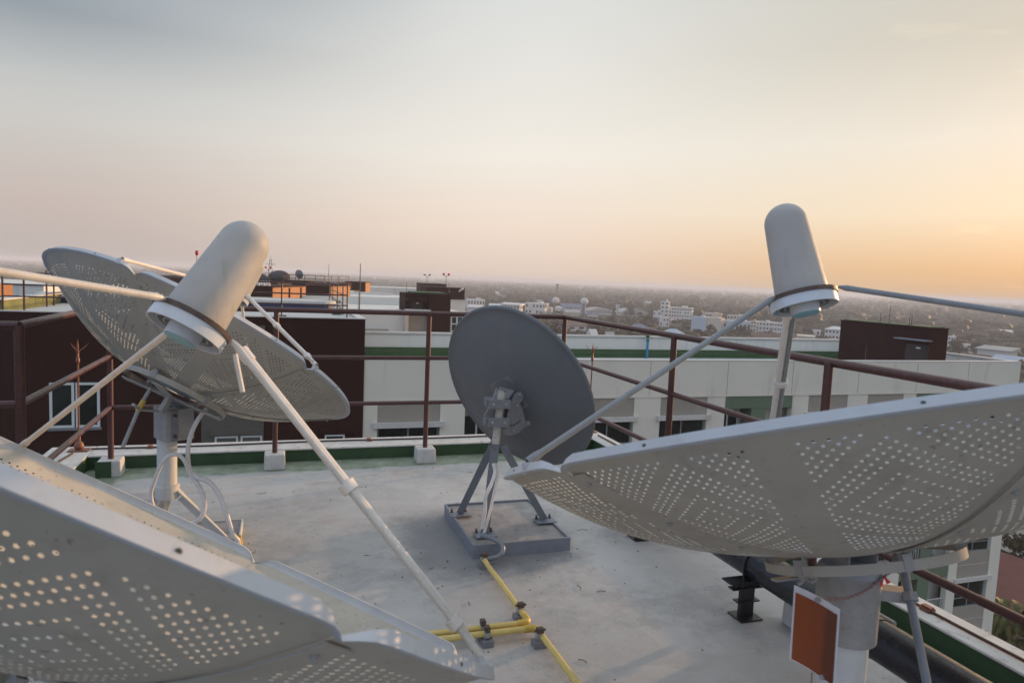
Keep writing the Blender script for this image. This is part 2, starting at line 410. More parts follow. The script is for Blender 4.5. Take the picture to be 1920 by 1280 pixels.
cable_run('brown earthing cable lying on the right parapet top beside the black pipe', [(2.95, 6.0, .12), (2.94, 4.6, .12), (2.945, 3.3, .12), (2.935, 2.2, .12), (2.945, 1.4, .12), (2.94, .6, .12)], [(2.94, 2.35), (2.945, 3.9)])

# ------------------------------------------------------------------ guard railing of the roof we stand on
def rail_posts(t, spots, ztop=1.28, blocks=True):
    for a, b in spots:
        MB().tube([W(a, b, .10), W(a, b, ztop)], .0205, 14).build('post', M['rail'], t)
        if blocks:
            MB().box(W(a, b, .062), (.165, .165, .126), RB, taper=.95).build('footing', M['block'], t, smooth=0, bevel=.010)
rt = thing('guard_railing', 'maroon tubular guard railing on white footings around the rooftop', 'railing', W(.5, 5.77, 0))
rail_posts(rt, [(-1.21, 5.77), (-.04, 5.77), (1.19, 5.77), (2.44, 5.77), (2.42, 3.89), (2.40, 2.53), (2.40, .9)])
MB().rbox(-1.21 - .0865, -1.21 + .018, 5.77 - .0865, 5.77 - .079, .004, .122).build('footing_paint', M['parapet_green'], rt, smooth=0)
MB().tube([W(-1.19, 3.85, -.0), W(-1.19, 3.85, 1.28)], .022, 14).build('post', M['rail'], rt)
for z in (1.28, .90, .515):
    r = .0205 if z > 1 else .0175
    MB().tube([W(-1.21, 5.77, z), W(2.44, 5.77, z)], r, 12).build('rail', M['rail'], rt)
    MB().tube([W(2.44, 5.77, z), W(2.40, -.6, z)], r, 12).build('rail', M['rail'], rt)
    MB().tube([W(-1.21, 5.77, z), W(-1.19, 3.85, z)], r, 12).build('rail', M['rail'], rt)
    MB().tube([W(-1.19, 3.85, z), W(-2.4, 3.85, z)], r, 12).build('rail', M['rail'], rt)

# ------------------------------------------------------------------ mesh dishes
KD, RBAND = .329, .0225
def petal(name, c, fr, Rr, mid, half, m, parent, r0):
    """one stamped petal: bulging sheet, seam flanges, rolled rim strip and bolts"""
    x, y, a = fr; d = KD * Rr; nr, nt = 14, 24
    def P(rho, th, off=0.0, lift=0.0):
        w = math.cos(PI / 2 * th / half) if half else 0
        puff = .022 * w * math.sin(PI * min(1, (rho / Rr) ** 1.5))   # sheet bulges between its seams
        ang = mid + th
        rad = x * math.cos(ang) + y * math.sin(ang)
        nrm = (a - rad * (2 * d * rho / Rr ** 2)).normalized()
        return c + rad * rho - a * d * (1 - (rho / Rr) ** 2) - nrm * (puff + off) + a * lift
    mb = MB()
    def rim_r(th):                                         # rounded corners at the seams
        e = (half - abs(th)) * Rr
        return Rr - (max(0, .055 - e) ** 2) / .055 * .42
    ths = []
    for j in range(nt + 1):
        s = -1 + 2 * j / nt; ths.append(half * math.sin(PI / 2 * s) * .9985)
    for i in range(nr + 1):
        for th in ths:
            rho = r0 + (rim_r(th) - r0) * i / nr
            mb.uv[len(mb.v)] = (th * rho, rho); mb.v.append(P(rho, th))
    q = nt + 1
    for i in range(nr):
        for j in range(nt): k = i * q + j; mb.f.append((k, k + 1, k + q + 1, k + q))
    sheet = mb.build(name, m, parent, smooth=60)
    # rim strip: turned up and slightly outwards, with real thickness
    rs = MB()
    prof = [(-.004, -.003), (.015, .000), (.0175, .003), (.004, RBAND), (.000, RBAND - .002), (.002, .006)]
    for j, th in enumerate(ths):
        e = (half - abs(th)) * Rr; fade = .06 + .94 * (lambda q: q * q * (3 - 2 * q))(min(1, (e + .004) / .075))
        ang = mid + th; rad = x * math.cos(ang) + y * math.sin(ang); base = P(rim_r(th), th)
        for dr, dz in prof: rs.v.append(base + rad * dr + a * dz * fade)
    L = len(prof)
    for j in range(nt):
        for k in range(L): A = j * L + k; B = j * L + (k + 1) % L; rs.f.append((A, B, B + L, A + L))
    rs.f.append(tuple(range(L))); rs.f.append(tuple(nt * L + k for k in reversed(range(L))))
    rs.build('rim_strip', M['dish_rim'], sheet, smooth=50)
    # seam flange on the back along one edge
    sf = MB(); L = 4
    for i in range(nr + 1):
        rho = r0 + (rim_r(half) - .01 - r0) * i / nr; w = .052 / rho
        A = P(rho, half - w * .06, .003); B = P(rho, half + w, .003)
        A2 = P(rho, half - w * .06, .008); B2 = P(rho, half + w, .006)
        sf.v += [A, B, B2, A2]
    for i in range(nr):
        for k in range(L): A = i * L + k; B = i * L + (k + 1) % L; sf.f.append((A, B, B + L, A + L))
    sf.f += [tuple(range(L)), tuple(nr * L + k for k in reversed(range(L)))]
    sf.build('seam_flange', M['sheet'], sheet, smooth=50)
    for u in (.14, .40, .66, .92):
        rho = r0 + (Rr - r0) * u; pos = P(rho, half + .022 / rho, .007); nn = (P(rho, half, .03) - P(rho, half, 0)).normalized()
        MB().lathe(pos, frame_of(nn), [(.0075, 0), (.0075, .003), (.004, .004), (.0035, .009)], 8).build('bolt', M['bracket'], sheet)
    for th in (-half * .45, half * .5):
        pos = P(Rr, th) + a * .011; rad = (x * math.cos(mid + th) + y * math.sin(mid + th))
        MB().lathe(pos + rad * .009, frame_of(rad), [(.0045, 0), (.0045, .003), (.003, .004)], 8).build('bolt', M['bolt'], sheet)
    return sheet

def feed(c, fr, parent, s=1.0, mats=None, cone=1.0):
    """c: centre of the bracket ring; axis points to the sky. Scalar ring and throat hang below, the weather cover stands above."""
    x, y, a = fr
    rb, rt, Lc = .080 * s, .0665 * s, .245 * s
    prof = [(rb, .004), (rb, .012)] + [(rb + (rt - rb) * k / 8, .012 + (Lc - .012) * k / 8) for k in range(1, 9)]
    prof += [(rt * math.cos(t), Lc + rt * 1.0 * math.sin(t)) for t in [PI / 2 * k / 10 for k in range(1, 11)]]
    MB().lathe(c, fr, [(rb * .9, .002)] + prof, 40).build('feed_cover', M['feed'], parent, smooth=50)
    MB().lathe(c, fr, [(.078 * s, -.008), (.1035 * s, -.008), (.1045 * s, .004), (.078 * s, .004)], 40).build('bracket_ring', M['rust'], parent)
    sc = MB().lathe(c, fr, [(.02, -.0085), (.099 * s, -.0085), (.100 * s, -.040 * s), (.0965 * s, -.040 * s), (.0955 * s, -.016)], 48)
    so = sc.build('scalar_ring', M['scalar'], parent)
    ri = MB()
    ri.lathe(c, fr, [(.0955 * s, -.012), (.0955 * s, -.016), (.02, -.016), (.02, -.012)], 48)
    for r in (.058, .076):
        ri.lathe(c, fr, [(r * s, -.015), (r * s, -.033 * s), ((r + .003) * s, -.033 * s), ((r + .003) * s, -.015)], 48, caps=False)
    ri.build('corrugation', M['scalar_in'], so)
    MB().lathe(c, fr, [(.046 * s, -.014), (.0435 * s, -.058 * s), (.040 * s, -.058 * s)], 32).build('throat', M['scalar'], so)
    MB().lathe(c, fr, [(.0418 * s, -.050 * s), (.0418 * s, -.0595 * s), (.038 * s, -.061 * s)], 32).build('throat_cap', M['throat'], so)
    for k in range(6):
        t = k * PI / 3 + .3; pos = c + (x * math.cos(t) + y * math.sin(t)) * .09 * s + a * .004
        MB().lathe(pos, fr, [(.005, 0), (.005, .004)], 6).build('bolt', M['bracket'], so)

def mesh_dish(label, c, fr, Rr, npet, seam0, struts, hring, m, s=1.0, strut_m='strut', base=None, ring_from=.27, fh=1.0):
    x, y, a = fr; c = V(c); r0 = .15 * Rr
    root = thing('mesh_dish', label, 'satellite dish', V((base[0].x, base[0].y, 0)), 0, 'perforated satellite dishes on the rooftop')
    half = PI / npet
    for k in range(npet): petal('petal', c, fr, Rr, seam0 + half * (2 * k + 1), half, m, root, r0)
    d = KD * Rr; vtx = c - a * d
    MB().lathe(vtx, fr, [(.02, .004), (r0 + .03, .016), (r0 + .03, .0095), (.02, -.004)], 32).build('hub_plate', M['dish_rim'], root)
    ringc = c + a * hring
    feed(ringc, fr, root, s)
    for i, (ang, kind) in enumerate(struts):
        rad = x * math.cos(ang) + y * math.sin(ang)
        P0 = c + rad * (Rr + .004) + a * (RBAND + .004); P1 = ringc + rad * .104 * s + a * .001
        dr = (P1 - P0).normalized(); L = (P1 - P0).length
        w = .0085
        mb = MB().tube([P0, P0 + dr * .03, P0 + dr * .05, P0 + dr * (L - .06), P1 - dr * .03, P1 - dr * .006], [w * 1.3, w * 1.3, w, w, w * 1.1, w * .5], 12)
        so = mb.build('strut', M[strut_m], root)
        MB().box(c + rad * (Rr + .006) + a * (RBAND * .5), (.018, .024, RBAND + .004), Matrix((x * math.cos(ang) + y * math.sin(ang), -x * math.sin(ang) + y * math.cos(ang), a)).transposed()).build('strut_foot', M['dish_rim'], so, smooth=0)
        MB().lathe(P0 + dr * .012, frame_of(rad), [(.007, -.014), (.007, .014)], 8).build('bolt', M['bolt'], so)
        if kind:                                            # white cable conduit strapped to the strut
            side = dr.cross(a).normalized()
            off = side * (.019 if kind > 0 else -.014) + a * .006
            A = P0 + dr * (.06 * L) + off; B = P0 + dr * (L * .96) + off
            ck = 1.0 if s > .9 else .66
            co = MB().tube([A, B], .0125 * ck, 14).build('conduit', M['conduit'], root)
            MB().tube([A - dr * .03, A], .010 * ck, 10).build('sleeve', M['conduit'], co)
            for u in (.10, .52):
                Q = P0 + dr * (L * u) + off * .5
                MB().tube([Q - dr * .013, Q + dr * .013], .026 * ck, 14, flat=.8).build('strap', M['conduit'], co)
            MB().tube([B - dr * .035, B + dr * .004], .0165 * ck, 14).build('coupling', M['conduit'], co)
            MB().tube(arc([B, B + dr * .03 - UP * .01, ringc + rad * .11 * s + UP * -.012]), .004, 8).build('feed_lead', M['conduit'], co)
    # mount ring of flat bar behind the sheet
    rr = ring_from * Rr; h = -d * (1 - (rr / Rr) ** 2) - .030
    MB().lathe(c, fr, [(rr - .005, h - .027), (rr, h - .027), (rr, h), (rr - .005, h)], 56, caps=False).build('mount_ring', M['sheet'], root)
    for k in range(npet):
        t = seam0 + 2 * PI * k / npet; rad = x * math.cos(t) + y * math.sin(t); tan = -x * math.sin(t) + y * math.cos(t)
        MB().box(c + rad * (rr - .012) + a * (h - .005), (.028, .024, .042), Matrix((rad, tan, a)).transposed()).build('ring_bracket', M['bracket'], root, smooth=0)
    return root, vtx, rr, h

d6 = dish_mat('perforated_sheet_six_petals', 30, .0182, .0035, .15, 1.0)
d4 = dish_mat('perforated_sheet_small_dish', 30, .0160, .0030, .1245, .8303)

# --- dish by the lower left corner, close to the lens
cA = V((-.9681, 1.5237, 1.0838)); frA = (V((.9221, 0, -.3870)), V((-.1782, .8877, -.4246)), V((.3435, .4605, .8185)))
phA = R_(4.42)
ra, vA, rrA, hA = mesh_dish('perforated dish close to the lens at lower left, feed leaning right on three pale struts', cA, frA, 1.0077, 6, phA + R_(9), [(phA, 1), (phA + 2 * PI / 3, 0), (phA + 4 * PI / 3, 0)], .461, d6, .985, 'strut', [V((-1.15, 1.28, 0))])
MB().tube([V((-1.16, 1.27, 0)), V((-1.15, 1.28, .62))], .07, 24).build('pole', M['pole_white'], ra)
MB().box(vA - frA[2] * .10, (.20, .16, .18), Matrix(frA).transposed()).build('pole_bracket', M['bracket'], ra, smooth=0)
MB().box(V((-1.15, 1.28, .02)), (.6, .6, .04), RB).build('base_plate', M['concrete_pad'], ra, smooth=0)

MB().tube(arc([dep(441, 664, 1.62), dep(446, 690, 1.62), dep(455, 735, 1.62)], 5), .006, 8).build('cable_end', M['yellow_joint'] if False else M['strut'], ra)

# --- dish on the right edge
cC = V((.9849, 2.0479, 1.1646)); frC = (V((.9853, 0, .1707)), V((.0525, .9516, -.3029)), V((-.1624, .3074, .9376)))
phC = R_(201.53)
rc, vC, rrC, hC = mesh_dish('perforated dish at the right edge in front of the railing, orange sheet hanging under it', cC, frC, .9881, 6, phC + R_(9), [(phC, 0), (phC + 2 * PI / 3, 0), (phC + 4 * PI / 3, 1)], .45, d6, 1.0, 'strut_blue', [V((1.02, 1.95, 0))])
pc = V((1.018, 1.952, 0))
MB().tube([pc, pc + UP * .60], .068, 32).build('pole', M['pole_white'], rc)
MB().tube([pc + UP * .598, pc + UP * .80], .0865, 32).build('pole_sleeve', M['bracket'], rc)
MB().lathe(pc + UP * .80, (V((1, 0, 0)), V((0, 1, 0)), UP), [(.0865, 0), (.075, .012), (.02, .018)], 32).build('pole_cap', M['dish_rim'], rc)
MB().lathe(pc, (V((1, 0, 0)), V((0, 1, 0)), UP), [(.17, .001), (.17, .014), (.09, .016), (.085, .03)], 32).build('base_plate', M['bracket'], rc)
for k in range(4):
    t = PI / 4 + k * PI / 2; MB().lathe(pc + V((math.cos(t) * .14, math.sin(t) * .14, .014)), (V((1, 0, 0)), V((0, 1, 0)), UP), [(.012, 0), (.012, .01), (.007, .012), (.007, .03)], 8).build('anchor_bolt', M['bolt'], rc)
x, y, a = frC; ringc = cC + a * (hC - .02)
# crossbar below the ring, pivot ears and the elevation rod with its arm
MB().box(ringc - a * .028, (rrC * 1.96, .05, .006), Matrix(frC).transposed()).build('crossbar', M['bracket'], rc, smooth=0)
MB().box(pc + V((-.045, -.01, .80)), (.006, .09, .11), RB).build('pivot_ear', M['bracket'], rc, smooth=0)
MB().box(pc + V((.045, .01, .80)), (.006, .09, .11), RB).build('pivot_ear', M['bracket'], rc, smooth=0)
armE = dep(1706, 1108, 2.02)
arm0 = pc + V((.02, -.02, .76)); dr = (armE - arm0).normalized(); sd = dr.cross(UP).normalized()
MB().box((arm0 + armE) / 2, ((armE - arm0).length, .05, .006), Matrix((dr, sd, dr.cross(sd))).transposed()).build('side_arm', M['bracket'], rc, smooth=0)
MB().box((arm0 + armE) / 2 + sd * .022 - UP * .014, ((armE - arm0).length * .96, .005, .03), Matrix((dr, sd, dr.cross(sd))).transposed()).build('side_arm_lip', M['bracket'], rc, smooth=0)
rodT = dep(1692, 1052, 2.03); rodB = dep(1740, 1290, 1.86)
MB().tube([rodT, dep(1700, 1092, 2.0), dep(1706, 1122, 1.98), dep(1722, 1200, 1.92), rodB, dep(1768, 1420, 1.80)], .0115, 12).build('elevation_rod', M['strut_blue'], rc)
MB().box(rodT + UP * -.005, (.05, .03, .05), RB).build('rod_clevis', M['bracket'], rc, smooth=0)
MB().lathe(dep(1707, 1118, 1.985), frame_of(rodB - rodT), [(.022, -.012), (.022, .012)], 6).build('rod_nut', M['bracket'], rc)
for q in ((1500, 1076), (1525, 1072)):
    P = dep(q[0], q[1], 1.93); MB().tube(arc([P, P + UP * -.018 + V((.008, 0, 0)), P + UP * -.03 - V((.004, 0, 0))]), .006, 8).build('cable_end', M['bracket'], rc)

# --- the orange sheet hanging on a chain, with its red tape
TL, TR_, BL, BR = dep(1489, 1096, 1.83), dep(1577, 1141, 1.72), dep(1480, 1234, 1.83), dep(1570, 1278, 1.72)
sh = thing('hanging_sheet', 'orange brown laminated sheet hanging on a chain from the right dish', 'sheet', BL)
ex = (TR_ - TL); W_ = ex.length; ex = ex.normalized(); ey = (BL - TL); H_ = ey.length; ey = ey.normalized(); en = ex.cross(ey).normalized()
def sheet_part(name, u0, u1, v0, v1, off, th, m):
    mb = MB(); nx = 8
    for k in range(nx + 1):
        u = u0 + (u1 - u0) * k / nx; bow = .006 * math.sin(PI * u * 1.3)
        for v in (v0, v1):
            P = TL + ex * (u * W_) + ey * (v * H_) + en * (off + bow); mb.v += [P, P + en * th]
    for k in range(nx):
        o = k * 4; mb.f += [(o, o + 4, o + 6, o + 2), (o + 1, o + 3, o + 7, o + 5), (o, o + 1, o + 5, o + 4), (o + 2, o + 6, o + 7, o + 3)]
    mb.f += [(0, 2, 3, 1), (nx * 4, nx * 4 + 1, nx * 4 + 3, nx * 4 + 2)]
    return mb
side = -1 if en.dot(CAM - TL) > 0 else 1
tn = en * -side                                   # towards the viewer's side
sheet_part('b', 0, 1, 0, 1, 0, .0012, M['white_sheet']).build('laminate', M['white_sheet'], sh)
po = sheet_part('p', .045, .955, .085, .985, (.0022 if en.dot(CAM - TL) > 0 else -.0014), .0004, None)
prn = po.build('print', sheet_mat(), sh)
for (u, v) in ((.52, .035), (.72, .975)):
    P = TL + ex * (u * W_) + ey * (v * H_); MB().lathe(P, frame_of(en), [(.006, -.006), (.007, .0), (.006, .006)], 12).build('eyelet', M['bracket'], sh)
chain_a = TL + ex * (.52 * W_) + ey * (.03 * H_); chain_b = dep(1680, 1062, 1.98)
pts = [chain_a.lerp(chain_b, k / 8) - UP * (.035 * math.sin(PI * k / 8)) for k in range(9)]
ap = arc(pts, 6); cb = MB()
for k in range(len(ap)):
    pass
tw1, tw2 = [], []
for k, P in enumerate(ap):
    d_ = (ap[min(k + 1, len(ap) - 1)] - ap[max(k - 1, 0)]).normalized(); q1 = d_.cross(UP).normalized(); q2 = d_.cross(q1); t = k * 1.1
    o_ = (q1 * math.cos(t) + q2 * math.sin(t)) * .0026; tw1.append(P + o_); tw2.append(P - o_)
cb.tube(tw1, .0022, 6); cb.tube(tw2, .0022, 6); cb.build('chain', M['wire'], sh)
MB().tube(arc([BL + ex * W_ * .5, BL + ex * W_ * .5 + ey * .03, BL + ex * W_ * .49 + ey * .12]), .002, 6).build('tie', M['wire'], sh)
kn = dep(1656, 1078, 1.95)
tp = MB()
tp.add([kn, kn + V((-.014, 0, -.03)), kn + V((-.002, -.004, -.032)), kn + V((.002, -.003, 0)), kn + V((-.012, .002, -.03)), kn + V((0, .002, -.032))], [(0, 1, 2), (0, 2, 3), (3, 2, 5), (1, 4, 5, 2), (0, 3, 5, 4), (0, 4, 1)])
tp.add([kn, kn + V((.012, 0, -.026)), kn + V((.022, -.004, -.018)), kn + V((.002, -.003, 0)), kn + V((.013, .002, -.026)), kn + V((.021, .002, -.02))], [(0, 1, 2), (0, 2, 3), (3, 2, 5), (1, 4, 5, 2), (0, 3, 5, 4), (0, 4, 1)])
tag(tp.build('tape_scrap', M['red_tape'], origin=kn, smooth=0), 'scrap of bright red tape tied to the wire under the right dish', 'tape')

# --- dish at the left by the railing, a size smaller
thB, fB = .5999, .9527
aB = V((math.sin(thB) * math.cos(fB), math.sin(thB) * math.sin(fB), math.cos(thB))); frB = frame_of(aB)
cB = V((-1.6494, 3.6752, 1.1717)); RBs = .8303
baseB = V((-1.853, 3.675, 0))
rb_, vB, rrB, hB = mesh_dish('smaller perforated dish on a white tripod post near the left railing corner', cB, frB, RBs, 6, R_(262), [(R_(324.25), -1), (R_(256.25), 0), (R_(82), 0)], .335, d4, .78, 'conduit', [baseB], ring_from=.33)
bc = on_b(326, 792, 4.02)
MB().tube([baseB + UP * .36, V((baseB.x, baseB.y, bc.z - .08))], .050, 28).build('pole', M['pole_white'], rb_)
MB().lathe(baseB, (V((1, 0, 0)), V((0, 1, 0)), UP), [(.060, .33), (.062, .335), (.062, .40), (.056, .405)], 28).build('post_collar', M['pole_white'], rb_)
feet = [on_z(425, 1006, .06), on_z(303, 968, .06), on_z(255, 1000, .06)]
for q in feet:
    out = (q - baseB); out.z = 0; out.normalize()
    P0 = baseB + UP * .37 + out * .05; d_ = (q - P0).normalized(); sd = d_.cross(UP).normalized(); nn = d_.cross(sd); L_ = (q - P0).length
    mb = MB(); vs = []
    for u, wd in ((0, .052), (.3, .036), (1, .022)):
        for sx in (-1, 1):
            for sn in (-.004, .004): vs.append(P0 + d_ * (L_ * u) + sd * wd * sx + nn * sn)
    fs = [(0, 1, 3, 2), (8, 10, 11, 9)]
    for k in (0, 4): fs += [(k, k + 2, k + 6, k + 4), (k + 1, k + 5, k + 7, k + 3), (k, k + 4, k + 5, k + 1), (k + 2, k + 3, k + 7, k + 6)]
    mb.add(vs, fs); mb.box(P0.lerp(q, .55) + nn * .018, (L_ * .86, .006, .034), Matrix((d_, sd, nn)).transposed()); mb.build('leg', M['pole_white'], rb_, smooth=0)
    MB().box(q + UP * -.0045, (.10, .08, .008), RB).build('leg_plate', M['bracket'], rb_, smooth=0)
MB().rbox(-.90, -.22, 3.88, 4.42, .0006, .052).build('pad', M['concrete_pad'], rb_, smooth=0)
for s_ in ((-.91, -.21, 4.42, 4.428), (-.91, -.21, 3.872, 3.88), (-.22, -.212, 3.88, 4.42), (-.908, -.90, 3.88, 4.42)):
    MB().rbox(s_[0], s_[1], s_[2], s_[3], .0008, .06).build('pad_frame', M['pole_white'], rb_, smooth=0)
x, y, a = frB
Mb = Matrix(frB).transposed()
MB().box(bc, (.15, .15, .17), RB @ Matrix.Rotation(.55, 3, 'Z')).build('pole_bracket', M['bracket'], rb_, smooth=0, bevel=.004)
rp = RB @ Matrix.Rotation(.55, 3, 'Z')
MB().box(bc + rp @ V((-.03, -.078, 0)), (.03, .008, .168), rp).build('bracket_slot', M['grey_bracket'], rb_, smooth=0)
for dz in (-.055, .055): MB().lathe(bc + rp @ V((-.03, -.081, dz)), frame_of(rp @ V((0, -1, 0))), [(.011, 0), (.011, .008), (.006, .01), (.006, .02)], 6).build('bolt', M['bolt'], rb_)
rcB = cB + a * (hB - .018)
MB().box(rcB - a * .028, (rrB * 1.96, .06, .006), Mb).build('crossbar', M['bracket'], rb_, smooth=0)
MB().box(rcB - a * .028, (.06, rrB * 1.96, .005), Mb).build('crossbar', M['bracket'], rb_, smooth=0)
MB().box(rcB - a * .07 + y * -.03, (.02, .06, .09), Mb).build('pivot_ear', M['bracket'], rb_, smooth=0)
MB().box(bc + UP * .09, (.19, .05, .02), rp).build('cap_plate', M['bracket'], rb_, smooth=0)
# side arm and slack actuator rod seen left of the post
A0 = dep(330, 764, 3.62); A1 = dep(262, 768, 3.50); A2 = dep(250, 758, 3.46)
MB().tube(arc([A0, dep(290, 770, 3.56), A1, A2]), [.018] * 24 + [.010], 8, flat=.5).build('side_arm', M['bracket'], rb_) if False else MB().tube([A0, dep(290, 770, 3.56), A1, A2], .014, 8, flat=.5).build('side_arm', M['bracket'], rb_)
MB().tube([dep(283, 727, 3.52), dep(262, 762, 3.50), dep(230, 838, 3.44)], .0095, 10).build('actuator_rod', M['bracket'], rb_)
MB().tube([dep(270, 750, 3.505), dep(258, 770, 3.495)], .013, 8).build('rod_nut', M['yellow_joint'], rb_)
# hoses looping down the post
hz = [dep(388, 765, 3.62), dep(372, 785, 3.60), dep(358, 815, 3.58), dep(352, 850, 3.57), dep(357, 885, 3.56), dep(375, 915, 3.55), dep(384, 945, 3.54), dep(376, 970, 3.53), dep(354, 984, 3.52)]
MB().tube(arc(hz, 6), .0115, 10).build('hose', M['conduit'], rb_)
hz = [dep(356, 886, 3.555), dep(342, 858, 3.53), dep(322, 852, 3.52), dep(304, 868, 3.52), dep(290, 900, 3.53), dep(283, 925, 3.54), dep(288, 950, 3.55), dep(304, 968, 3.56)]
MB().tube(arc(hz, 6), .0105, 10).build('hose', M['conduit'], rb_)
hz = [dep(362, 888, 3.55), dep(372, 896, 3.55), dep(390, 902, 3.55), dep(410, 925, 3.54), dep(425, 965, 3.53), dep(436, 1000, 3.55), dep(446, 1013, 3.57), dep(448, 1030, 3.60)]
MB().tube(arc(hz, 6), .0125, 10).build('hose', M['conduit'], rb_)
MB().tube([dep(446, 1006, 3.58), dep(449, 1018, 3.60), dep(449, 1034, 3.60)], .017, 12).build('hose_joint', M['yellow_joint'], rb_)

# --- solid grey dish in the middle
aD = V((.5709, .7221, .3908)); frD = frame_of(aD); cD = V((.0450, 4.1479, .9422)); RD = .539
pD = V((-.085, 3.955, 0))
rd = thing('solid_dish', 'dark grey solid dish seen from behind on a grey steel tripod', 'satellite dish', pD)
x, y, a = frD
prof = [(.012, -.095)] + [(RD * k / 14, -.095 * (1 - (k / 14) ** 2)) for k in range(1, 14)] + [(RD * .985, -.012), (RD * .992, -.014), (RD + .006, -.008), (RD + .008, .002), (RD, .008), (RD * .99, .004)]
prof += [(RD * k / 14, -.095 * (1 - (k / 14) ** 2) + .004) for k in range(13, 0, -1)] + [(.012, -.091)]
MB().lathe(cD, frD, prof, 72).build('reflector', M['grey_dish'], rd, smooth=40)
# backing plate, pole, clamps, slotted side plate
top = on_b(942, 733, 3.73)
pz = top.z; pB = V((top.x, top.y, 0)); lowp = on_b(930, 812, 3.73)
MB().tube([V((lowp.x, lowp.y, lowp.z - .06)), top], .0235, 20).build('pole', M['chipped'], rd)
MB().lathe(top, (V((1, 0, 0)), V((0, 1, 0)), UP), [(.0235, -.002), (.0235, .001), (.019, .001), (.018, -.03)], 20).build('pole_mouth', M['bolt'], rd)
rq = RB @ Matrix.Rotation(R_(-8), 3, 'Z')
for (px, py) in ((936, 757), (934, 791)):
    P = on_b(px, py, 3.70)
    MB().box(P + E1 * -.012, (.125, .012, .052), rq).build('clamp', M['grey_bracket'], rd, smooth=0, bevel=.002)
    for sx in (-.036, .036): MB().lathe(P + rq @ V((sx, -.020, 0)), frame_of(rq @ V((0, -1, 0))), [(.009, 0), (.009, .006), (.005, .008), (.005, .016)], 6).build('bolt', M['bracket'], rd)
    MB().box(P + E1 * .055, (.13, .10, .045), rq).build('clamp_back', M['grey_bracket'], rd, smooth=0)
poly = [(944, 806), (947, 793), (953, 768), (962, 744), (968, 735), (978, 734), (982, 742), (979, 752), (975, 755), (981, 772), (985, 790), (994, 788), (995, 797), (985, 800), (980, 803), (972, 812), (955, 817), (946, 815)]
sp = [on_b(px, py, 3.70 + (px - 944) * .0012) for px, py in poly]
MB().prism(sp, (RB @ V((.003, .009, 0)))).build('slotted_plate', M['grey_bracket'], rd, smooth=0)
for (px, py) in ((969, 760), (974, 739), (989, 792), (962, 806)):
    P = on_b(px, py, 3.70 + (px - 944) * .0012); MB().lathe(P + E1 * -.002, frame_of(-E1), [(.008, 0), (.008, .006), (.0045, .007), (.0045, .014)], 6).build('bolt', M['bracket'], rd)
sl = [on_b(px, py, 3.70 + (px - 944) * .0012) - E1 * .0015 for px, py in ((956, 797), (963, 797), (972, 791), (976, 787))]
MB().tube(sl, .0035, 6).build('slot', M['bolt'], rd)
q0 = on_b(930, 775, 3.78); q1 = cD - a * .09
MB().box((q0 + q1) / 2, (.11, (q1 - q0).length * .9, .12), Matrix(((q1 - q0).normalized().cross(UP).normalized(), (q1 - q0).normalized(), UP)).transposed()).build('mount_block', M['grey_bracket'], rd, smooth=0)
MB().box(cD - a * .085, (.22, .20, .012), Matrix(frD).transposed()).build('back_plate', M['grey_bracket'], rd, smooth=0)
MB().tube([on_b(931, 727, 3.71), on_b(925, 745, 3.70), on_b(909, 778, 3.72)], .003, 6).build('tilt_wire', M['bracket'], rd)
# tripod of angle iron
apex = V((lowp.x, lowp.y, lowp.z - .05))
footD = [on_z(862, 962, .084), on_z(909, 1000, .084), on_z(1021, 974, .084)]
for i, q in enumerate(footD):
    s0 = apex + V(((-.02, .012)[i > 0] if i != 1 else 0, .0, -.03 if i != 1 else 0))
    if i == 2: s0 = apex + V((.045, .02, -.03))
    d_ = (q - s0).normalized(); vw = (CAM - q).normalized(); sd = d_.cross(vw).normalized(); nn = sd.cross(d_)
    w = .050 if i == 1 else .044
    Mx = Matrix((d_, sd, nn)).transposed(); L = (q - s0).length; mid_ = s0.lerp(q, .5)
    MB().box(mid_, (L, w, .006), Mx).box(mid_ + sd * (w / 2 - .003) - nn * (w / 2), (L, .006, w), Mx).build('leg', M['grey_steel'], rd, smooth=0)
    MB().box(q + UP * -.003, (.13, .10, .006), RB).build('leg_plate', M['grey_steel'], rd, smooth=0)
    for sx in (-.045, .045): MB().lathe(q + E2 * sx + E1 * .03, (V((1, 0, 0)), V((0, 1, 0)), UP), [(.010, 0), (.010, .008), (.006, .009), (.006, .024)], 6).build('anchor_bolt', M['bolt'], rd)
a0, a1, b0, b1 = 1.052, 1.655, 3.66, 4.40
MB().rbox(a0 + .013, a1 - .013, b0 + .013, b1 - .013, .0006, .066).build('pad', M['concrete_pad'], rd, smooth=0)
for s_ in ((a0, a1, b0, b0 + .013), (a0, a1, b1 - .013, b1), (a0, a0 + .013, b0 + .013, b1 - .013), (a1 - .013, a1, b0 + .013, b1 - .013)):
    MB().rbox(*s_, .0004, .080).build('pad_frame', M['grey_steel'], rd, smooth=0)
# white cable conduits on the tripod, ending in a loop over the pad edge
hz = [on_b(925, 868, 3.68), on_b(928, 885, 3.66), on_b(922, 905, 3.62), on_b(911, 930, 3.60), on_b(909, 960, 3.60), on_b(904, 990, 3.61)]
MB().tube(arc(hz, 6), .0105, 10).build('conduit', M['conduit'], rd)
hz = [on_b(931, 868, 3.69), on_b(932, 895, 3.67), on_b(925, 930, 3.65), on_b(917, 965, 3.63), on_b(908, 998, 3.62)]
MB().tube(arc(hz, 6), .009, 10).build('conduit', M['conduit'], rd)
hz = [on_z(903, 1003, .115), on_z(920, 1008, .115), on_z(938, 1018, .10), on_z(943, 1030, .075), on_z(936, 1041, .05), on_z(918, 1047, .03), on_z(905, 1046, .03)]
MB().tube(arc(hz, 6), .0135, 12).build('conduit', M['strut_blue'], rd)

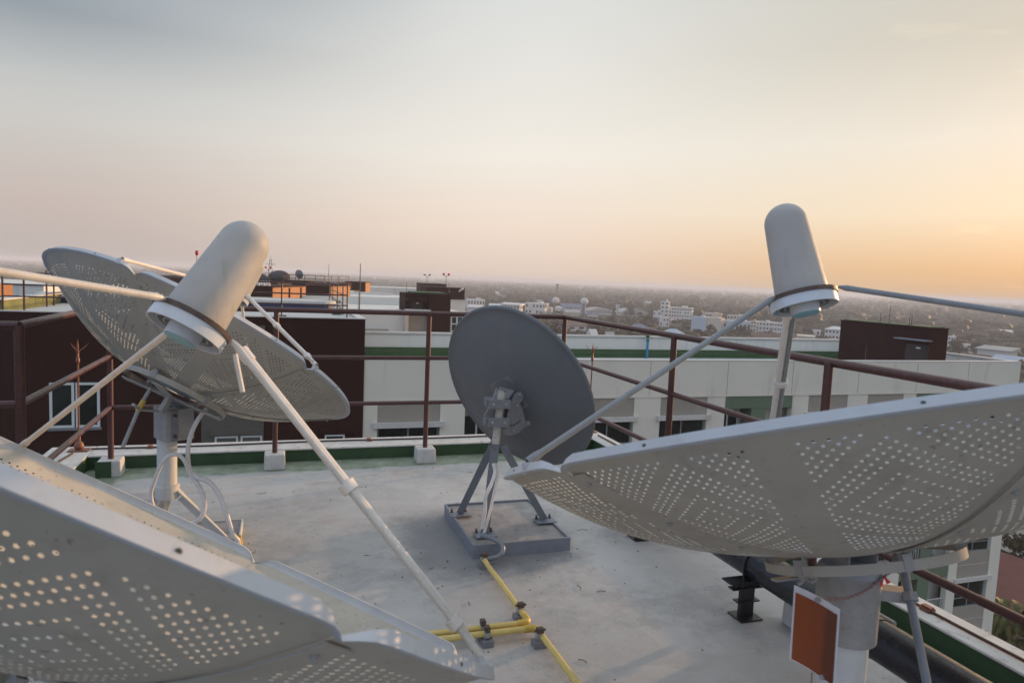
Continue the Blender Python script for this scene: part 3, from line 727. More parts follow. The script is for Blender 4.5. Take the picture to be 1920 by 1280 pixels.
# ------------------------------------------------------------------ yellow conduits on the floor with saddle clamps
def yellow(label, px, clamps, z=.045, r=.0138):
    P = [on_z(u, v, z) for u, v in px]
    t = thing('yellow_conduit', label, 'conduit', V((P[0].x, P[0].y, 0)), 0, 'yellow conduits on the roof floor')
    for i in range(len(P) - 1):
        d_ = (P[i + 1] - P[i]).normalized()
        s0 = P[i] + d_ * (.035 if i else 0); s1 = P[i + 1] - d_ * (.035 if i < len(P) - 2 else 0)
        MB().tube([s0, s1], r, 16).build('pipe', M['yellow'], t)
        if i < len(P) - 2:
            e = (P[i + 2] - P[i + 1]).normalized(); c = P[i + 1]
            MB().tube(arc([c - d_ * .055, c - d_ * .03, c - d_ * .008 + e * .008, c + e * .03, c + e * .055], 5), r * 1.22, 16).build('elbow', M['yellow_joint'], t)
    for u, v, dirv in clamps:
        c = on_z(u, v, z); A = P[dirv]; B = P[dirv + 1]; d_ = (B - A).normalized(); sd = d_.cross(UP).normalized(); Mx = Matrix((d_, sd, UP)).transposed()
        MB().box(V((c.x, c.y, .014)), (.05, .062, .027), Mx).build('clamp_base', M['grey_bracket'], t, smooth=0)
        s_ = MB().tube([c - d_ * .011, c + d_ * .011], r * 1.3, 16)
        s_.build('saddle', M['bracket'], t)
        MB().box(c + UP * (r + .014), (.022, .030, .022), Mx).lathe(c + UP * (r + .014), frame_of(sd), [(.006, -.026), (.006, .026)], 8).build('clamp_screw', M['rust'], t, smooth=0)
yellow('yellow conduit running from the grey dish pad to an elbow, then left', [(905, 1046), (992, 1166), (740, 1196)], [(908, 1049, 0), (976, 1144, 0), (905, 1177, 1)])
yellow('yellow conduit turning by an elbow towards the lens in front of its twin', [(740, 1208), (1005, 1176), (1130, 1345)], [(913, 1189, 0), (1012, 1192, 1)])

# ------------------------------------------------------------------ black pipe on stands
bp = thing('black_pipe', 'thick black coated pipe running along the right parapet', 'pipe', W(2.20, 2.0, .0))
MB().tube([W(2.205, .4, .275), W(2.205, 1.985, .275)], .0775, 32).tube([W(2.205, 1.99, .275), W(2.205, 4.0, .275)], .0775, 32).build('pipe', M['black_pipe'], bp)
MB().tube([W(2.205, 1.955, .275), W(2.205, 2.02, .275)], .0805, 32).build('coupling', M['black_pipe'], bp)
MB().tube([W(2.205, 4.0, .275), W(2.205, 4.06, .275), W(2.205, 4.10, .24), W(2.205, 4.11, .0)], .0775, 24).build('drop', M['black_pipe'], bp)
MB().tube([W(2.275, 1.95, .33), W(2.275, 2.03, .33)], .012, 10).build('valve_cap', M['bracket'], bp)
def stand(b, label):
    t = thing('pipe_stand', label, 'pipe stand', W(2.18, b, 0), 0, 'steel stands under the black pipe')
    MB().rbox(2.14, 2.215, b - .012, b + .012, .001, .19).build('web', M['black_steel'], t, smooth=0)
    for z0, w, dp in ((.001, .062, .055), (.082, .062, .022), (.150, .095, .022), (.19, .125, .035)):
        MB().rbox(2.178 - w, 2.178 + w, b - dp, b + dp, z0 if z0 > .01 else .0007, z0 + .007).build('flange', M['black_steel'], t, smooth=0)
    MB().rbox(2.10, 2.255, b - .012, b + .012, .157, .19).build('top_web', M['black_steel'], t, smooth=0)
    ub = [W(2.205 + .083 * math.cos(k), b - .035, .275 + .083 * math.sin(k)) for k in [-.15 + (PI + .3) * i / 12 for i in range(13)]]
    MB().tube([W(2.287, b - .035, .17)] + ub + [W(2.123, b - .035, .17)], .005, 8).build('u_bolt', M['black_steel'], t)
stand(2.70, 'black steel stand with stacked flanges under the pipe, nearer to the lens')
stand(3.75, 'black steel pipe stand mostly hidden behind the right dish')

# ------------------------------------------------------------------ lightning rods
def rod(label, a, b, h, z0=.112):
    p = W(a, b, z0); t = thing('lightning_rod', label, 'lightning rod', p, 0, 'copper lightning rods')
    fr = (E2, E1, UP)
    MB().box(p + UP * .006, (.14, .10, .010), RB).build('base_plate', M['copper'], t, smooth=0)
    MB().lathe(p, fr, [(.022, .011), (.034, .028), (.036, .042), (.028, .064), (.013, .078), (.012, .13), (.010, .135)], 20).build('base_ball', M['copper'], t)
    MB().tube([p + UP * .13, p + UP * (h - .16)], .0070, 10).build('rod', M['copper'], t)
    MB().lathe(p, fr, [(.008, h - .165), (.014, h - .157), (.014, h - .13), (.009, h - .122), (.009, h - .08), (.012, h - .077), (.012, h - .072)], 14).build('collar', M['copper'], t)
    MB().lathe(p, fr, [(.006, h - .075), (.009, h - .05), (.005, h - .01), (.0005, h + .02)], 10).build('spike', M['copper'], t)
    for k in range(3):
        d_ = E2 * math.cos(.4 + k * 2.1) + E1 * math.sin(.4 + k * 2.1)
        MB().tube([p + UP * (h - .08), p + UP * (h - .045) + d_ * .045, p + UP * (h - .01) + d_ * .075], [.003, .003, .001], 6).build('prong', M['copper'], t)
rod('copper lightning rod with three prongs at the left end of the far parapet', -1.50, 6.10, .86)
rod('copper lightning rod standing behind the grey dish at the right parapet corner', 2.93, 6.18, .88)

# ------------------------------------------------------------------ litter on the roof
lt = MB()
for k in range(110):
    a_, b_ = random.uniform(-1.0, 2.2), random.uniform(2.2, 5.7)
    if .95 < a_ < 1.75 and 3.55 < b_ < 4.5: continue
    if random.random() < .25:
        th = random.uniform(0, PI); L = random.uniform(.02, .07); p = W(a_, b_, .003)
        lt.tube([p, p + V((math.cos(th), math.sin(th), .02)) * L * .5, p + V((math.cos(th + .4), math.sin(th + .4), 0)) * L], .0015, 5)
    else:
        s_ = random.uniform(.002, .006); lt.box(W(a_, b_, s_ * .4), (s_ * random.uniform(1, 2.4), s_, s_ * .8), Matrix.Rotation(random.uniform(0, 3), 3, 'Z'), taper=.6)
for k in range(60):
    a_, b_ = random.gauss(1.3, .45), random.gauss(3.55, .18)
    if b_ > 3.64 and 1.03 < a_ < 1.67: continue
    s_ = random.uniform(.002, .007); lt.box(W(a_, b_, s_ * .3), (s_ * random.uniform(1, 2), s_, s_ * .6), Matrix.Rotation(random.uniform(0, 3), 3, 'Z'), taper=.6)
tag(lt.build('roof_litter', paint('litter', (.10, .085, .07), .9, .4, 30), smooth=0), 'twigs and grit scattered over the rooftop screed', 'litter', kind='stuff')

# ------------------------------------------------------------------ the apartment building across the gap
BF = 24.43
def slab(t, name, a0, a1, b0, b1, z0, z1, m, **k): return MB().rbox(a0, a1, b0, b1, z0, z1).build(name, m, t, smooth=0, **k)
def window(t, a0, a1, zt, zb, b, m='frame', cols=2, transom=.66, fw=.06):
    f_ = MB(); H = zt - zb
    for s_ in ((a0, a0 + fw, zb, zt), (a1 - fw, a1, zb, zt), (a0 + fw, a1 - fw, zt - fw, zt), (a0 + fw, a1 - fw, zb, zb + fw)): f_.rbox(s_[0], s_[1], b, b + .06, s_[2], s_[3])
    for k in range(1, cols):
        x_ = a0 + (a1 - a0) * k / cols; f_.rbox(x_ - fw * .6, x_ + fw * .6, b + .002, b + .05, zb + fw, zt - fw)
    if transom:
        z_ = zt - H * transom; f_.rbox(a0 + fw, a1 - fw, b + .004, b + .045, z_ - fw * .5, z_ + fw * .5)
    o = f_.build('window', M[m], t, smooth=0)
    MB().rbox(a0 + fw * .5, a1 - fw * .5, b + .030, b + .036, zb + fw * .5, zt - fw * .5).build('pane', M['glass'], o, smooth=0)
    return o
bA = thing('apartment_building', 'long beige apartment building with green bays and a dark brown section facing the rooftop', 'building', W(12, BF, GZ))
A1 = 35.2
slab(bA, 'core', 2.78, A1 - .02, BF + .9, 35.98, GZ, -2.66, M['beige_wall'])
slab(bA, 'roof', 2.78, A1 - .31, BF + .31, 35.68, -2.655, -2.64, M['roof_pale'])
slab(bA, 'wall', 2.77, A1, BF, BF + .30, -2.88, -1.42, M['beige_wall'])
slab(bA, 'coping', 2.77, A1, BF - .02, BF + .32, -1.42, -1.40, M['cap_white'])
slab(bA, 'parapet', 2.77, A1, 35.70, 36.0, -2.66, -1.45, M['white_wall'])
slab(bA, 'coping', 2.77, A1 + .02, 35.66, 36.02, -1.45, -1.38, M['cap_white'])
slab(bA, 'green_skirting', 2.80, A1 - .31, 35.60, 35.699, -2.638, -2.36, M['green_strip'])
slab(bA, 'green_skirting', 2.80, A1 - .31, 35.64, 35.699, -2.33, -2.17, M['green_strip'])
slab(bA, 'parapet', A1 - .30, A1, BF + .301, 35.699, -2.66, -1.45, M['white_wall'])
slab(bA, 'coping', A1 - .33, A1 + .02, BF + .33, 35.655, -1.45, -1.39, M['cap_white'])
slab(bA, 'cable', 2.9, A1 - .4, 35.645, 35.655, -1.52, -1.505, M['cable'])
slab(bA, 'cable', A1 - .345, A1 - .335, BF + .5, 35.5, -1.52, -1.505, M['cable'])
for s_ in (6.4, 10.0, 14.2, 17.9, 21.26, 24.94, 28.42, 31.69):          # joints in the render
    slab(bA, 'render_joint', s_ - .012, s_ + .012, BF - .003, BF + .01, -2.86, -1.45, M['taupe_wall'])
slab(bA, 'string_course', 2.77, A1, BF - .025, BF + .28, -2.94, -2.885, M['beige_wall'])
plain = [(3.28, 5.56), (11.35, 13.55), (14.76, 16.99), (22.22, 24.42), (25.57, 27.71), (32.28, 34.47)]
green = [(6.5, 9.9), (17.87, 21.35), (28.49, 31.7)]
edges = [2.77]
for s_ in sorted(plain + green): edges += list(s_)
edges.append(A1)
for k in range(0, len(edges), 2):                                       # piers between the bays
    slab(bA, 'pier', edges[k] + .001, edges[k + 1] - .001, BF, BF + .30, GZ, -2.945, M['beige_wall'])
for a0, a1 in plain:
    for k in range(6 if a0 > 25 else 4):
        zt = -3.89 - 2.9 * k
        slab(bA, 'spandrel', a0, a1, BF + .03, BF + .28, zt + .20, (-2.945 if k == 0 else zt + 1.48), M['taupe_wall'])
        slab(bA, 'ledge', a0 - .16, a1 + .16, BF - .12, BF + .02, zt, zt + .195, M['cap_white'])
        window(bA, a0 + .03, a1 - .03, zt - .005, zt - 1.42, BF + .14, 'alu', fw=.045)
        if k: slab(bA, 'spandrel_joint', a0, a1, BF + .026, BF + .04, zt + .84, zt + .855, M['beige_wall'])
    slab(bA, 'backing', a0, a1, BF + .29, BF + .85, GZ, -2.95, M['olive_wall'])
for a0, a1 in green:
    for k in range(6 if a0 > 25 else 4):
        zt = -3.47 - 2.9 * k
        slab(bA, 'header', a0, a1, BF + .02, BF + .3, zt, (-2.945 if k == 0 else zt + .75), M['sage_wall'])
        slab(bA, 'balcony_slab', a0, a1, BF + .05, BF + .88, zt - 2.32, zt - 2.15, M['sage_wall'])
        am = a0 + (a1 - a0) * .40
        slab(bA, 'balcony_pier', am, am + .74, BF + .04, BF + .7, zt - 2.148, zt - .002, M['sage_wall'])
        for q0, q1 in ((a0 + .02, am - .02), (am + .76, a1 - .02)):
            r_ = MB(); n_ = 8
            for j in range(n_ + 1): x_ = q0 + .04 + (q1 - q0 - .08) * j / n_; r_.rbox(x_ - .012, x_ + .012, BF + .10, BF + .124, zt - 2.14, zt - 1.22)
            r_.rbox(q0, q1, BF + .09, BF + .135, zt - 1.22, zt - 1.18)
            r_.build('balcony_railing', M['cap_white'] if k else M['sage_wall'], bA, smooth=0)
        window(bA, a0 + .12, am - .15, zt - .15, zt - 2.1, BF + .72, cols=2, transom=0)
# the dark brown section, taller by a roof storey
slab(bA, 'brown_section', -14.0, 2.77, BF - .05, BF + .30, GZ, -.012, M['brown_wall'])
slab(bA, 'brown_core', -14.0, 2.76, BF + .301, 36.0, GZ, -.10, M['brown_wall'])
slab(bA, 'brown_coping', -14.0, 2.80, BF - .08, BF + .22, -.012, .022, M['cap_white'])
slab(bA, 'brown_coping', 2.52, 2.80, BF + .22, 35.6, -.099, .020, M['cap_white'])
slab(bA, 'brown_roof', -8.0, 2.50, BF + .302, 35.55, -.099, -.05, M['roof_pale'])
slab(bA, 'parapet', -8.3, 2.80, 35.62, 36.0, -.099, .16, M['green_strip'])
slab(bA, 'coping', -8.3, 2.82, 35.58, 36.02, .16, .20, M['cap_white'])
slab(bA, 'parapet', -8.4, -8.06, BF + .31, 35.5, -.099, .30, paint('mossy_parapet', (.16, .17, .055), .8, .25, 1.5, (.30, .29, .2), .5))
slab(bA, 'coping', -8.44, -8.02, BF + .23, 35.5, .30, .34, M['cap_white'])
slab(bA, 'olive_bay', -2.47, -.53, BF - .075, BF + .1, GZ, -.30, M['olive_wall'])
for zt in (-4.01, -6.9, -9.8):
    slab(bA, 'lintel', -2.25, -.55, BF - .16, BF - .06, zt + .04, zt + .25, M['olive_wall'])
    window(bA, -2.06, -1.34, zt, zt - 1.3, BF - .10, cols=1, transom=0)
    window(bA, -1.26, -.58, zt, zt - 1.3, BF - .10, cols=1, transom=0)
    slab(bA, 'lintel', 1.30, 2.50, BF - .13, BF - .045, zt - .02, zt + .19, M['brown_wall'])
    window(bA, 1.47, 2.15, zt - .06, zt - 1.36, BF - .08, cols=1, transom=0)
for k in range(2):
    z_ = -2.18 - 2.9 * k
    window(bA, -6.77, -6.10, z_, z_ - 1.42, BF - .085, cols=1, transom=0, fw=.075); window(bA, -6.06, -5.40, z_, z_ - 1.42, BF - .085, cols=1, transom=0, fw=.075)
    slab(bA, 'window_sill', -6.82, -5.36, BF - .12, BF - .04, z_ - 1.50, z_ - 1.43, M['grey_bracket'])
# long low plinth with a rounded end, blue below and white on top
mb = MB()
def capsule(z0, z1, grow):
    P = [W(-9, 30.6 - grow, z0), W(1.5 + grow, 30.6 - grow, z0)] + [W(1.5 + grow + (.7) * math.sin(t), 31.3 - (.7 + grow) * math.cos(t), z0) for t in [PI * k / 10 for k in range(1, 10)]] + [W(1.5 + grow, 32.0 + grow, z0), W(-9, 32.0 + grow, z0)]
    return MB().prism(P, (0, 0, z1 - z0))
capsule(-.049, .20, 0).build('blue_plinth', M['roof_blue'], bA, smooth=0)
capsule(.201, .31, .06).build('plinth_top', M['cap_white'], bA, smooth=0)
# railing on the brown roof
rr_ = thing('roof_railing', 'dark railing standing on the brown building roof across the gap', 'railing', W(0, BF + .3, .02))
def rail_run(t, P, hs=(1.14, .78, .42), r=.028, gap=None):
    for p in P: MB().tube([p, p + UP * hs[0]], r, 8).build('post', M['rail'], t)
    for h in hs: MB().tube([p + UP * h for p in P], r * .85, 8).build('rail', M['rail'], t)
zr = .021
rail_run(rr_, [W(q, BF + .16, zr) for q in (-8.0, -7.45, -5.9, -3.9, -2.0, -.01, 2.16)])
rail_run(rr_, [W(2.24, q, -.048) for q in (27.4, 30.2, 33.0, 35.4)])
MB().tube([W(2.16, BF + .16, zr + 1.14), W(2.24, 27.4, 1.09)], .024, 8).build('rail', M['rail'], rr_)
rail_run(rr_, [W(-7.75, q, -.048) for q in (27.8, 28.6, 31.0, 34.0)], hs=(1.25, .82, .45))
for q in ((-.01, BF + .16), (2.0, 27.3)):
    slab(rr_, 'footing', q[0] - .16, q[0] + .16, q[1] - .1, q[1] + .1, .0225 if q[1] < 25 else -.048, .06 if q[1] < 25 else .14, M['bolt'] if q[1] < 25 else M['green_strip'])
# stair house at the right end of the beige roof
aS = 30.3
slab(bA, 'stair_house', aS, 31.55, 25.6, 31.3, -2.638, .06, M['brown_wall'])
slab(bA, 'stair_house_coping', aS - .04, 31.59, 25.56, 31.34, .06, .11, M['brown_wall'])
slab(bA, 'stair_house_membrane', aS + .1, 31.5, 25.8, 31.2, .11, .15, M['green_strip'])
d1, d0 = on_a(1700, 650, aS).dot(E1), on_a(1739, 650, aS).dot(E1)
slab(bA, 'stair_house_reveal', aS - .012, aS + .02, d0 - .05, d1 + .05, -2.637, -.78, M['door_brown'])
dr_ = slab(bA, 'stair_door', aS - .03, aS - .013, d0 + .02, d1 - .02, -2.635, -.86, M['door_brown'])
slab(dr_, 'door_handle', aS - .055, aS - .031, d1 - .16, d1 - .08, -1.75, -1.69, M['cap_white'])
slab(bA, 'door_canopy', aS - .55, aS - .001, d0 - .25, d1 + .35, -.56, -.50, M['grey_bracket'])
slab(bA, 'door_lamp', aS - .06, aS - .031, d0 + .35, d0 + .6, -.98, -.90, M['cap_white'])
# rods and pipes on that building, each a thing of its own
def mast(name, label, cat, p, h, r, m='mast', group=None, extra=None):
    t = thing(name, label, cat, p, 0, group)
    MB().tube([p, p + UP * h], [r, r * .6], 8).build('pole', M[m], t)
    MB().lathe(p, (V((1, 0, 0)), V((0, 1, 0)), UP), [(r * 3.2, 0), (r * 3.2, r), (r * 1.2, r * 1.6)], 8).build('foot', M[m], t)
    return t
for (px, yt, yb, D, lab) in ((1650, 590, 605, 27, 'thin rod on the brown stair house roof, farthest left'), (1667, 572, 605, 28, 'tallest thin rod on the brown stair house roof'), (1705, 584, 608, 25.5, 'grey thin rod near the middle of the brown stair house roof'), (1709, 587, 606, 25.2, 'rusty stout rod near the middle of the brown stair house roof')):
    P = on_a(px, yb, aS + (.5 if px != 1709 else .7)); P.z = .151
    mast('roof_rod', lab, 'rod', P, max(.5, (yb - yt) * P.y / 1290), .02, 'mast' if px != 1709 else 'rust')
P = on_b(1622, 677, BF + .55); P.z = -2.639; mast('roof_rod', 'rusty rod with a knob standing in front of the brown stair house', 'rod', P, 1.9, .025, 'rust')
P = on_b(640, 596, BF + .3); P.z = -.049
mast('roof_rod', 'pinkish rod rising beside the far railing end on the brown roof', 'rod', on_b(652, 590, BF + 3.0) * 1 + V((.45, 0, 0)), 2.0, .025, 'rust')
P = on_b(1213, 664, 35.35); P.z = -2.638
vp = thing('vent_pipe', 'bright blue vent pipe with dark cap at the far green edged parapet', 'pipe', P)
MB().tube([P, P + UP * 1.28], .075, 14).build('pipe', M['blue_pvc'], vp); MB().tube([P + UP * 1.0, P + UP * 1.06], .10, 14).tube([P + UP * 1.2, P + UP * 1.36], .12, 14).build('cap', M['green_strip'], vp)
P = on_b(369, 520, BF + 1.2); P.z = -.049
mp_ = mast('warning_lamp', 'red warning lamp on a pole just left of the near feed cover', 'lamp', P, 2.0, .015)
MB().lathe(P + UP * 2.0, (V((1, 0, 0)), V((0, 1, 0)), UP), [(.035, 0), (.052, .04), (.052, .12), (.03, .16), (.005, .17)], 12).build('lamp', M['lamp_red'], mp_)

# ------------------------------------------------------------------ more blocks of the same estate behind
XA = Matrix.Identity(3)
def cam_box(t, name, x0, x1, y0, y1, z0, z1, m, rot=None):
    return MB().box(((x0 + x1) / 2, (y0 + y1) / 2, (z0 + z1) / 2), (abs(x1 - x0), abs(y1 - y0), abs(z1 - z0))).build(name, M[m], t, smooth=0)
def atD(px, D): return on_z(px, 560, 0).x / on_z(px, 560, 0).y * D
# second block: white front, brown stair tower with a door
bB_ = on_z(780, 583.5, -1.4).dot(E1)
aL, aR = on_b(560, 590, bB_).dot(E2), on_b(872, 600, bB_).dot(E2)
b2 = thing('apartment_building', 'white block behind the beige one with a brown stair tower and door', 'building', W((aL + aR) / 2, bB_, GZ))
def A_(px, y=600, b=None): return on_b(px, y, b if b else bB_).dot(E2)
def Z_(px, y, b=None): return on_b(px, y, b if b else bB_).z
slab(b2, 'wall', aL, aR, bB_, bB_ + 11, GZ, -1.42, M['white_wall'])
slab(b2, 'coping', aL - .05, aR + .05, bB_ - .06, bB_ + .3, -1.42, -1.34, M['cap_white'])
slab(b2, 'parapet', aL, aR, bB_ + 10.7, bB_ + 11.02, -1.419, -.75, M['white_wall'])
slab(b2, 'stair_tower', A_(760), A_(842), bB_ + .31, bB_ + 3.4, -1.419, .10, M['brown_wall'])
slab(b2, 'stair_tower_membrane', A_(775), A_(838), bB_ + .5, bB_ + 3.2, .10, .2, M['green_strip'])
slab(b2, 'tower_shaft', A_(802), A_(842), bB_ - .35, bB_ - .001, GZ, -1.20, M['brown_wall'])
slab(b2, 'tower_shaft_top', A_(802), A_(842), bB_ - .35, bB_ + .309, -1.199, .08, M['brown_wall'])
slab(b2, 'taupe_bay', A_(763), A_(800), bB_ - .12, bB_ - .001, GZ, -1.75, M['taupe_wall'])
slab(b2, 'white_pier', A_(756.5), A_(762.5), bB_ - .9, bB_ - .001, GZ, -1.43, M['town_cream'])
slab(b2, 'white_pier', A_(799.5), A_(801.5), bB_ - .7, bB_ - .001, GZ, -1.43, M['town_cream'])
slab(b2, 'bay_coping', A_(758), A_(803), bB_ - .95, bB_ + .1, -1.335, -1.23, M['cap_white'])
slab(b2, 'door_canopy', A_(761), A_(799), bB_ - .30, bB_ + .309, -.52, -.28, M['brown_wall'])
dd_ = slab(b2, 'stair_door', A_(771), A_(793), bB_ + .27, bB_ + .309, -1.335, -.60, M['door_brown'])
slab(dd_, 'door_lamp', A_(780), A_(785), bB_ + .2, bB_ + .269, -.78, -.68, M['cap_white'])
window(b2, A_(845), A_(868), Z_(856, 592), Z_(856, 622), bB_ - .07, cols=2, transom=.5, fw=.10)
slab(b2, 'green_bay', A_(843.5), A_(870), bB_ - .04, bB_ - .001, Z_(856, 640), Z_(856, 590), M['sage_wall'])
slab(b2, 'ledge', A_(684), A_(727), bB_ - .7, bB_ - .001, Z_(700, 620), Z_(700, 616), M['taupe_wall'])
# third block
bC_ = on_z(858, 563, -1.4).dot(E1)
b3 = thing('apartment_building', 'third pale block with low brown stair house and a tiny white camera', 'building', W(A_(800, 570, bC_), bC_, GZ))
slab(b3, 'wall', A_(600, 570, bC_), A_(873, 570, bC_), bC_, bC_ + 12, GZ, -1.41, M['white_wall'])
slab(b3, 'coping', A_(600, 570, bC_), A_(873.5, 570, bC_), bC_ - .1, bC_ + .3, -1.41, -1.33, M['cap_white'])
slab(b3, 'parapet', A_(600, 570, bC_), A_(760, 570, bC_), bC_ + 11.7, bC_ + 12.02, -1.409, -1.05, M['white_wall'])
slab(b3, 'stair_house', A_(800, 570, bC_), A_(872, 570, bC_), bC_ + .4, bC_ + 4.5, -1.409, .10, M['brown_wall'])
slab(b3, 'stair_house_coping', A_(799, 570, bC_), A_(872.7, 570, bC_), bC_ + .33, bC_ + 4.57, .10, .18, M['brown_wall'])
P = on_b(861, 546, bC_ + .3); MB().tube([P, P + V((.5, -.4, .35))], .14, 8).build('roof_camera', M['cap_white'], b3)
# fourth block, farther
bD_ = on_z(740, 539.5, -1.4).dot(E1)
b4 = thing('apartment_building', 'farthest grey white block of the estate with a brown roof box', 'building', W(A_(760, 545, bD_), bD_, GZ))
slab(b4, 'wall', A_(600, 545, bD_), A_(822, 545, bD_), bD_, bD_ + 12, GZ, -1.4, M['white_wall'])
slab(b4, 'roof_box', A_(776, 545, bD_), A_(820.5, 545, bD_), bD_ - 9, bD_ - 3, -7, Z_(798, 531, bD_ - 9), M['brown_wall'])
slab(b4, 'roof_box_wall', A_(772, 545, bD_ - 9.2), A_(822, 545, bD_ - 9.2), bD_ - 9.0 - .01 + .02, bD_ - .01, GZ, -7.01, M['white_wall'])
# orange sided stair houses to the left
b5 = thing('apartment_building', 'block with dark brown fronts and glowing orange side walls seen behind the brown roof', 'building', V((-22, 57, GZ)))
def obox(t, x0, x1, y0, y1, zt, zb=-2.4):
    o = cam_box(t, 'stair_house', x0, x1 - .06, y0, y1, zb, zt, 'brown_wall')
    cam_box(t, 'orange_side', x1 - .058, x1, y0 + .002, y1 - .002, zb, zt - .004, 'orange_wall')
    cam_box(t, 'stair_house_coping', x0 - .08, x1 + .05, y0 - .06, y1 + .06, zt, zt + .10, 'brown_wall')
    return o
cam_box(b5, 'wall', -40, -18.4, 56.9, 80, GZ, -2.4, 'white_wall')
obox(b5, -27, -19.95, 57, 66, .06); obox(b5, -21.2, -18.55, 70, 78, .06)
for y_ in (64.3, 61.0): cam_box(b5, 'downpipe', -19.95, -19.86, y_, y_ + .18, -2.4, .0, 'brown_wall')
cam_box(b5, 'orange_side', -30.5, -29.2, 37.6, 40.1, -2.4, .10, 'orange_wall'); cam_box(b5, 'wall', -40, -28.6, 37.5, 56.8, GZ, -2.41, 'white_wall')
b6 = thing('apartment_building', 'small brown and orange stair house on a grey block, right of the railing corner', 'building', V((-24, 107, GZ)))
cam_box(b6, 'wall', -34, -12.0, 106, 130, GZ, -2.3, 'white_wall'); obox(b6, -26.2, -23.06, 107, 110.4, .10)
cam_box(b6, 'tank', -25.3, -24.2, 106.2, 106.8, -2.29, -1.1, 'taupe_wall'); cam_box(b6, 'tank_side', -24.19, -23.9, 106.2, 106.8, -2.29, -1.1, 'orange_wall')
b7 = thing('apartment_building', 'low brown roofed block with grey dishes and thin railing behind the near feed', 'building', V((-32, 92, GZ)))
cam_box(b7, 'wall', -52, -24.6, 90, 112, GZ, -1.2, 'white_wall'); cam_box(b7, 'brown_storey', -52, -24.9, 90.5, 111, -1.199, .0, 'brown_wall')
for x0, x1, z0, z1 in ((-31.0, -29.2, -.45, -.12), (-27.4, -25.2, -.35, .0), (-30.2, -26.9, .001, .22)):
    cam_box(b7, 'roof_ledge' if z0 > 0 else 'orange_panel', x0, x1, 90.42, 90.5 if z0 < 0 else 93, z0, z1, 'orange_wall' if z0 < 0 else 'brown_wall')
fr7 = thing('roof_railing', 'thin far railing on the brown block behind the near feed', 'railing', V((-28, 90.7, 0)))
rail_run(fr7, [V((x_, 90.8, .001)) for x_ in (-30.4, -29.6, -28.8, -27.6, -26.2, -25.0)], hs=(.98, .5), r=.05)
rail_run(fr7, [V((-24.95, q, .001)) for q in (90.9, 94, 98, 104)], hs=(.98, .5), r=.05)
b8 = thing('apartment_building', 'plain grey block at the far left behind the mossy parapet', 'building', V((-42, 62, GZ)))
cam_box(b8, 'wall', -62, -41.0, 60, 75, GZ, -.75, 'white_wall'); cam_box(b8, 'coping', -62.1, -40.9, 59.9, 60.3, -.749, -.62, 'cap_white')
# dishes on the far brown block
def far_dish(label, px, py, D, rad, ax, post=.5):
    c = dep(px, py, D); t = thing('distant_dish', label, 'satellite dish', V((c.x, c.y, .001)), 0, 'distant dishes on the estate roofs')
    fr = frame_of(ax); d_ = .3 * rad
    pr = [(rad * k / 8 + .01, -d_ * (1 - (k / 8) ** 2)) for k in range(9)]; pr += [(r, h + .03) for r, h in reversed(pr)]
    MB().lathe(c, fr, pr, 32).build('reflector', M['grey_bracket'] if post < 1 else M['taupe_wall'], t)
    MB().tube([V((c.x, c.y, .001)), c - fr[2] * d_], .07, 8).build('pole', M['mast'], t)
    MB().lathe(c + fr[2] * rad * .42, fr, [(.09, 0), (.09, .12), (.07, .35), (.01, .42)], 12).build('feed', M['feed'], t)
    for k in range(3): MB().tube([c + (fr[0] * math.cos(k * 2.1) + fr[1] * math.sin(k * 2.1)) * rad, c + fr[2] * rad * .42], .025, 6).build('strut', M['conduit'], t)
far_dish('distant grey dish just right of the near feed cover, partly behind it', 492, 521, 91.5, 1.45, V((.35, .5, .8)))
far_dish('distant grey dish beside a thin railing, second from the near feed', 523, 519, 92.5, 1.35, V((-.25, .6, .8)))
far_dish('small round distant dish standing on its own behind the thin railing', 561, 514, 95, .62, V((.3, .9, .25)))
# white vent cones on the first orange sided stair house
for k, (px, D, w) in enumerate(((484, 58.2, 'leftmost'), (489, 59.0, 'second'), (494, 58.2, 'third'), (499, 59.0, 'fourth'), (504, 58.2, 'rightmost'))):
    x_ = atD(px, D); t = MB().lathe(V((x_, D, .161)), (V((1, 0, 0)), V((0, 1, 0)), UP), [(.13, 0), (.13, .12), (.09, .22), (.03, .42), (.01, .44)], 12).build('vent_cone', M['cap_white'], origin=V((x_, D, .161)))
    tag(t, 'small white vent cone on the orange sided stair house roof, %s of five' % w, 'vent', 'white vent cones')
# red lamp poles and masts on the estate
def lamp_pole(label, px, yt, yb, D, r, colour):
    P = dep(px, yb, D); h = (yb - yt) * D / 1290; t = thing('obstruction_light', label, 'lamp', P)
    MB().tube([P, P + UP * h * .86], r, 8).build('pole', M['mast'], t)
    MB().tube([P + UP * h * .86 - V((.22, 0, -.12)) * D / 60, P + UP * h * .86, P + UP * h * .86 + V((.22, 0, .12)) * D / 60], r, 6).build('bracket', M['mast'], t)
    for s_ in (-1, 1): MB().lathe(P + UP * (h * .86 + .12 * D / 60) + V((s_ * .22, 0, 0)) * D / 60, (V((1, 0, 0)), V((0, 1, 0)), UP), [(.06 * D / 60, 0), (.11 * D / 60, .05), (.11 * D / 60, .2), (.03 * D / 60, .28)], 10).build('lamp', M[colour], t)
lamp_pole('pole with twin red lamps above the brown roof box, right one of two', 836, 515, 541, 90, .035, 'lamp_red')
lamp_pole('pole with small twin dark lamps above the brown roof box, left one of two', 800.5, 517, 532, 130, .04, 'mast')
lamp_pole('twin lamp pole beside the distant dishes near the feed cover', 503, 503, 522, 96, .03, 'lamp_red')
